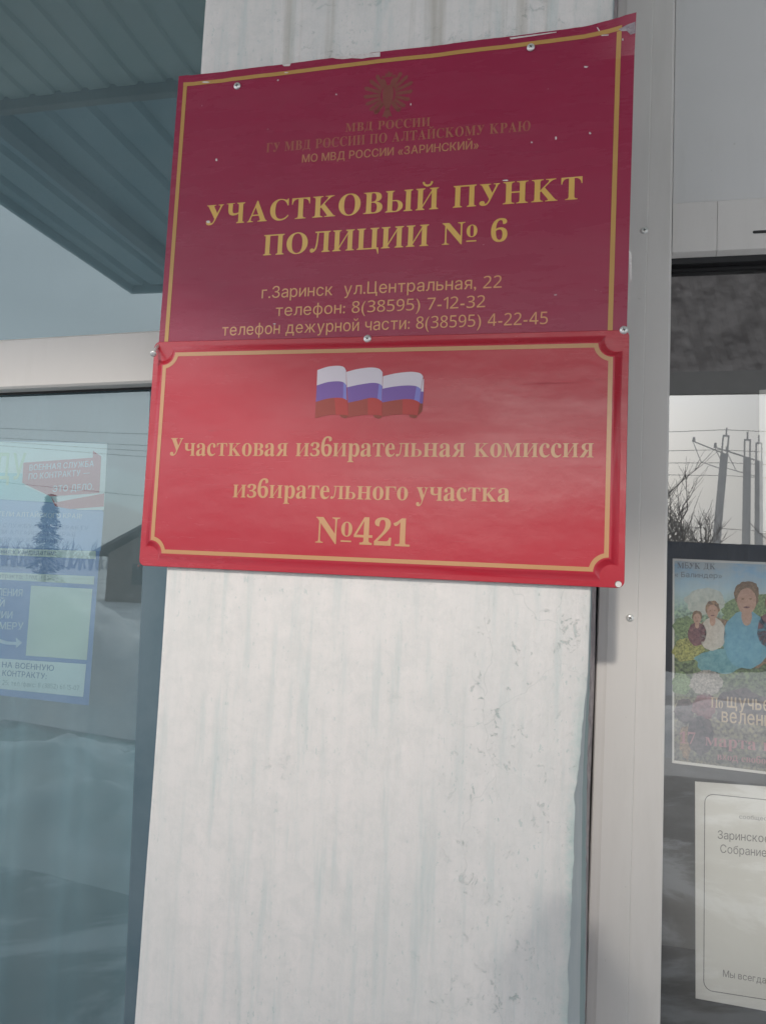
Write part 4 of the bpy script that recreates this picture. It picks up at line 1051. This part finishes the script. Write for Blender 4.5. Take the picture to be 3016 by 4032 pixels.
for k, (xb_, xt_, yt, yb) in enumerate(((2820, 2858, 1716, 2135), (2935, 2941, 1732, 2135), (2984, 2986, 1745, 2135))):
    b_, t_ = at(xb_, yb, PV), at(xt_, yt, PV)
    f = (GZ - t_.z) / (b_.z - t_.z); b_ = t_.lerp(b_, f)
    b_ = Vector((b_.x, PY_, b_.z)); t_ = Vector((t_.x, PY_, t_.z))
    t = thing('power_pole', ['leaning concrete power pole, first mirrored beside the frame', 'upright concrete power pole between two others', 'concrete power pole farthest right'][k], 'pole', b_, 'concrete power poles along the street')
    d = (t_ - b_); u = d.normalized(); s = Vector((u.z, 0, -u.x))
    bm = bmesh.new(); hw, hb = .105, .14; top = t_ - u * .62
    tube(bm, [b_, top], [hb, hw + .02], 8); obj('shaft', bm, M_conc, t)
    bm = bmesh.new()
    for sg in (-1, 1): tube(bm, [top + s * .085 * sg, t_ + s * .085 * sg], [.03, .03], 6)
    tube(bm, [t_ - s * .1, t_ + s * .1], .035, 6); tube(bm, [t_, t_ + u * .28], .03, 6); obj('top_frame', bm, M_conc, t)
    bm = bmesh.new(); tube(bm, [top, top - s * 1.0 + u * .35], .022, 6); tube(bm, [top - u * .55, top - s * .7 - u * .35, top - s * 1.0 + u * .3], .014, 6); tube(bm, [top - s * 1.0 + u * .33, top - s * 1.0 + u * .5], [.05, .04], 8); obj('bracket', bm, M_conc, t)
    poles.append((t_, top, u))
def wire(name, a, b, sag, label, r=.009):
    bm = bmesh.new(); n = 24; tube(bm, [a.lerp(b, k / n) - Vector((0, 0, sag * 4 * (k / n) * (1 - k / n))) for k in range(n + 1)], r, 5)
    tag(obj(name, bm, mat('cable', (0.22, 0.22, 0.22), .6) if 'cable' not in bpy.data.materials else bpy.data.materials['cable']), label, 'cable', 'overhead cables between the poles')
for k, (dz, dx, lab) in enumerate(((.25, 0, 'topmost overhead cable running across the pole tops'), (-.45, -.15, 'second overhead cable, just under the pole frames'), (-.9, .15, 'third overhead cable at the bracket feet'), (-1.35, 0, 'fourth overhead cable, thin and slack'), (-3.2, 0, 'lowest overhead cable crossing the thicket'))):
    p = poles[0][0]; a = Vector((-46, -26.6, p.z + dz + 1.6 + .5 * k)); b = Vector((p.x + dx, PY_ - .2, p.z + dz)); wire('overhead_cable', a, b, .9, lab + ', left span', .010)
    wire('overhead_cable', b, Vector((p.x + 26, PY_ - 1, p.z + dz - .1)), .25, lab + ', right span', .010)
def spruce():
    t = thing('spruce_tree', 'dark pointed spruce across the street, mirrored in the left glass', 'tree', (-23.2, -30, GZ))
    r = random.Random(3); bt = bmesh.new(); b = bmesh.new(); h = 4.35
    tube(bt, [(-23.2, -30, GZ), (-23.2, -30, GZ + h * .95)], [.12, .015], 8); obj('trunk', bt, bpy.data.materials['bark'], t)
    for k in range(2600):
        f = r.random() ** .75; z = GZ + .25 + (h - .25) * f; R_ = (1 - f) ** .9 * .98 * (0.72 + .28 * math.sin(f * 40)) * r.uniform(.15, 1.05); a = r.uniform(0, 6.28)
        c = Vector((-23.2 + R_ * math.cos(a), -30 + R_ * math.sin(a), z - R_ * .22)); o = Vector((math.cos(a), math.sin(a), -.35)); e = Vector((-math.sin(a), math.cos(a), r.uniform(-.4, .4)))
        s = r.uniform(.06, .15); b.faces.new([b.verts.new(p) for p in (c, c + o * s * 1.6 + e * s * .45, c + o * s * 2.1, c + o * s * 1.6 - e * s * .45)])
    obj('crown', b, rough_paint('spruce_needles', (0.03, 0.05, 0.045), (0.07, 0.10, 0.085), 3, 0.1), t)
spruce()
def house():
    t = thing('street_house', 'low brown house with dark pitched roof across the street', 'house', (-10.5, -22, GZ))
    mw = rough_paint('brown_boards', (0.19, 0.15, 0.135), (0.28, 0.235, 0.21), 3, 0.3, stretch=(1, 1, 6)); mr = rough_paint('dark_roof', (0.13, 0.125, 0.13), (0.18, 0.175, 0.18), 2, 0.2)
    x0, x1, y0, y1, ze, zr = -14.0, -6.5, -26, -20, .02, 2.05; xm = (x0 + x1) / 2
    bm = bmesh.new(); box(bm, x0 + .3, x1 - .3, y0 + .3, y1 - .3, GZ, ze)
    for y in (y0 + .3, y1 - .3): bm.faces.new([bm.verts.new(p) for p in ((x0 + .3, y, ze), (x1 - .3, y, ze), (xm, y, zr - .12))])
    obj('wall', bm, mw, t)
    bm = bmesh.new()
    for sx, xe in ((-1, x0 - .2), (1, x1 + .2)):
        q = [Vector((xe, y0, ze - .1)), Vector((xe, y1, ze - .1)), Vector((xm, y1, zr)), Vector((xm, y0, zr))]
        a = [bm.verts.new(p) for p in q]; b = [bm.verts.new(p + Vector((0, 0, .1))) for p in q]
        bm.faces.new(a); bm.faces.new(b)
        for i in range(4): bm.faces.new((a[i], a[(i + 1) % 4], b[(i + 1) % 4], b[i]))
    obj('roof', bm, mr, t)
    for x in (-12.4, -10.4, -8.4):
        bm = bmesh.new(); box(bm, x - .45, x + .45, y1 - .3, y1 - .26, -1.0, -.2); f = obj('window', bm, mw, t)
        bm = bmesh.new(); box(bm, x - .38, x + .38, y1 - .259, y1 - .25, -.93, -.27); obj('glass_pane', bm, mat('dark_window', (0.03, 0.035, 0.04), .08), f)
house()
def far_trees():
    """grey belt of leafless trees closing the horizon"""
    r = random.Random(11); bm = bmesh.new()
    for k in range(1500):
        x = r.uniform(-150, 150); y = -75 + r.uniform(-12, 6); h = r.uniform(1.0, 2.9) * (1 + .5 * noise.noise((x * .03, 0, 0)))
        a = Vector((x, y, GZ)); b = a + Vector((r.uniform(-.7, .7), 0, h)); tube(bm, [a, b], [.16, .03], 3, False)
        for q in range(4):
            c = a.lerp(b, r.uniform(.3, .9)); tube(bm, [c, c + Vector((r.uniform(-1, 1), 0, r.uniform(.4, 1.2)))], [.06, .02], 3, False)
    tag(obj('distant_woods', bm, mat('grey_twigs', (0.50, 0.51, 0.54), .9)), kind='stuff')
far_trees()

# ---------------------------------------------------------------- the photographer, whose shadow falls low on the pillar
def photographer():
    px = .34; OY = -.34; M = [mat('dark_coat', (0.028, 0.030, 0.036), .85), mat('dark_trousers', (0.022, 0.022, 0.026), .9), mat('skin', (0.50, 0.31, 0.23), .55), mat('winter_boot', (0.02, 0.018, 0.016), .5)]
    V, E_, R_ = [], [], []
    def chain(pts, start=None):
        i0 = start
        for x, y, z, r in pts:
            V.append((px + x, y + (OY if y < -1.1 else OY * .55 if y < -1.0 else 0), z)); R_.append(r); i = len(V) - 1
            if i0 is not None: E_.append((i0, i))
            i0 = i
        return i0
    hip = chain([(0, -1.33, -.60, .155)])
    chest = chain([(0, -1.33, -.44, .15), (0, -1.32, -.28, .165), (0, -1.32, -.165, .13)], hip)
    chain([(0, -1.31, -.09, .062), (0, -1.30, -.03, .072), (0, -1.295, .045, .088), (0, -1.30, .10, .078)], chest)
    for sg in (-1, 1):
        hx = (.17 - px) if sg < 0 else (.248 - px)
        w = chain([(sg * .17, -1.32, -.20, .075), (sg * .215, -1.27, -.34, .062), (sg * .20, -1.13, -.43, .052), ((hx + sg * .17) * .5, -1.01, -.26, .040), (hx + sg * .030, -.925, -.125, .028)], chest)
        p = chain([(hx + sg * .026, -.905, -.085, .026), (hx + sg * .020, -.897, -.055, .020)], w)
        for k in range(4): chain([(hx + sg * .012, -.884, -.035 - .019 * k, .0085), (hx - sg * .002, -.871 - .0005, -.033 - .019 * k, .0080), (hx - sg * (.014 - .002 * k), -.8695, -.031 - .019 * k, .0070)], p if k < 2 else p - 1)
        chain([(hx + sg * .014, -.905, -.060, .010), (hx - sg * .006, -.903, -.030, .0088)], p)
    for sg in (-1, 1):
        k = chain([(sg * .095, -1.33, -.72, .105), (sg * .105, -1.32, -1.06, .072), (sg * .11, -1.34, -1.36, .056), (sg * .11, -1.33, -1.44, .052), (sg * .12, -1.20, -1.462, .042)], hip)
    me = bpy.data.meshes.new('person'); me.from_pydata(V, E_, []); o = bpy.data.objects.new('person', me); C.objects.link(o)
    md = o.modifiers.new('skin', 'SKIN'); md.use_smooth_shade = True
    for v, r in zip(me.skin_vertices[0].data, R_): v.radius = (r, r)
    me.skin_vertices[0].data[0].use_root = True
    o.modifiers.new('sub', 'SUBSURF').levels = 2
    dg = bpy.context.evaluated_depsgraph_get(); m2 = bpy.data.meshes.new_from_object(o.evaluated_get(dg))
    o.modifiers.clear(); o.data = m2; m2.materials.clear()
    for m in M: m2.materials.append(m)
    for p in m2.polygons:
        c = p.center; p.use_smooth = True
        if c.z > -.105 and c.y < -1.45: p.material_index = 2
        elif c.y > -.935: p.material_index = 2
        elif c.z < -1.40: p.material_index = 3
        elif c.z < -.72: p.material_index = 1
    tag(o, 'person in dark winter coat and knitted cap holding up a phone', 'person')
    bm = bmesh.new(); prof = [(.093, .03), (.094, .075), (.084, .115), (.058, .145), (.02, .16), (.004, .162)]; rings = []
    for r, z in prof: rings.append([bm.verts.new((px + r * math.cos(2 * math.pi * k / 24), -1.302 + OY + r * math.sin(2 * math.pi * k / 24), .055 + (z - .03) * .95)) for k in range(24)])
    for a, b in zip(rings, rings[1:]):
        for k in range(24): bm.faces.new((a[k], a[(k + 1) % 24], b[(k + 1) % 24], b[k]))
    bm.faces.new(rings[-1]); obj('knitted_cap', bm, mat('cap_wool', (0.05, 0.05, 0.06), .95), o, smooth=True)
    bm = bmesh.new(); bmesh.ops.create_uvsphere(bm, u_segments=12, v_segments=8, radius=.016, matrix=Matrix.Translation((px, -1.203 + OY, .02)) @ Matrix.Diagonal((.8, 1.1, 1.3, 1)))
    obj('nose', bm, M[2], o, smooth=True)
    for sg in (-1, 1):
        bm = bmesh.new(); bmesh.ops.create_uvsphere(bm, u_segments=10, v_segments=8, radius=.011, matrix=Matrix.Translation((px + sg * .03, -1.212 + OY, .045))); obj('eye', bm, mat('eye_dark', (.03, .02, .02), .2) if sg < 0 else bpy.data.materials['eye_dark'], o, smooth=True)
    t = thing('phone', 'black phone held upright towards the signs', 'phone', (.207, -.88, -.155))
    bm = bmesh.new(); box(bm, .170, .246, -.8845, -.8765, -.158, .004, .003); obj('case', bm, mat('phone_black', (.015, .015, .017), .3), t)
    bm = bmesh.new(); flat(bm, [(.174, -.8848, -.154), (.242, -.8848, -.154), (.242, -.8848, 0), (.174, -.8848, 0)]); f = obj('screen', bm, mat('screen_glass', (.02, .02, .025), .1), t)
photographer()
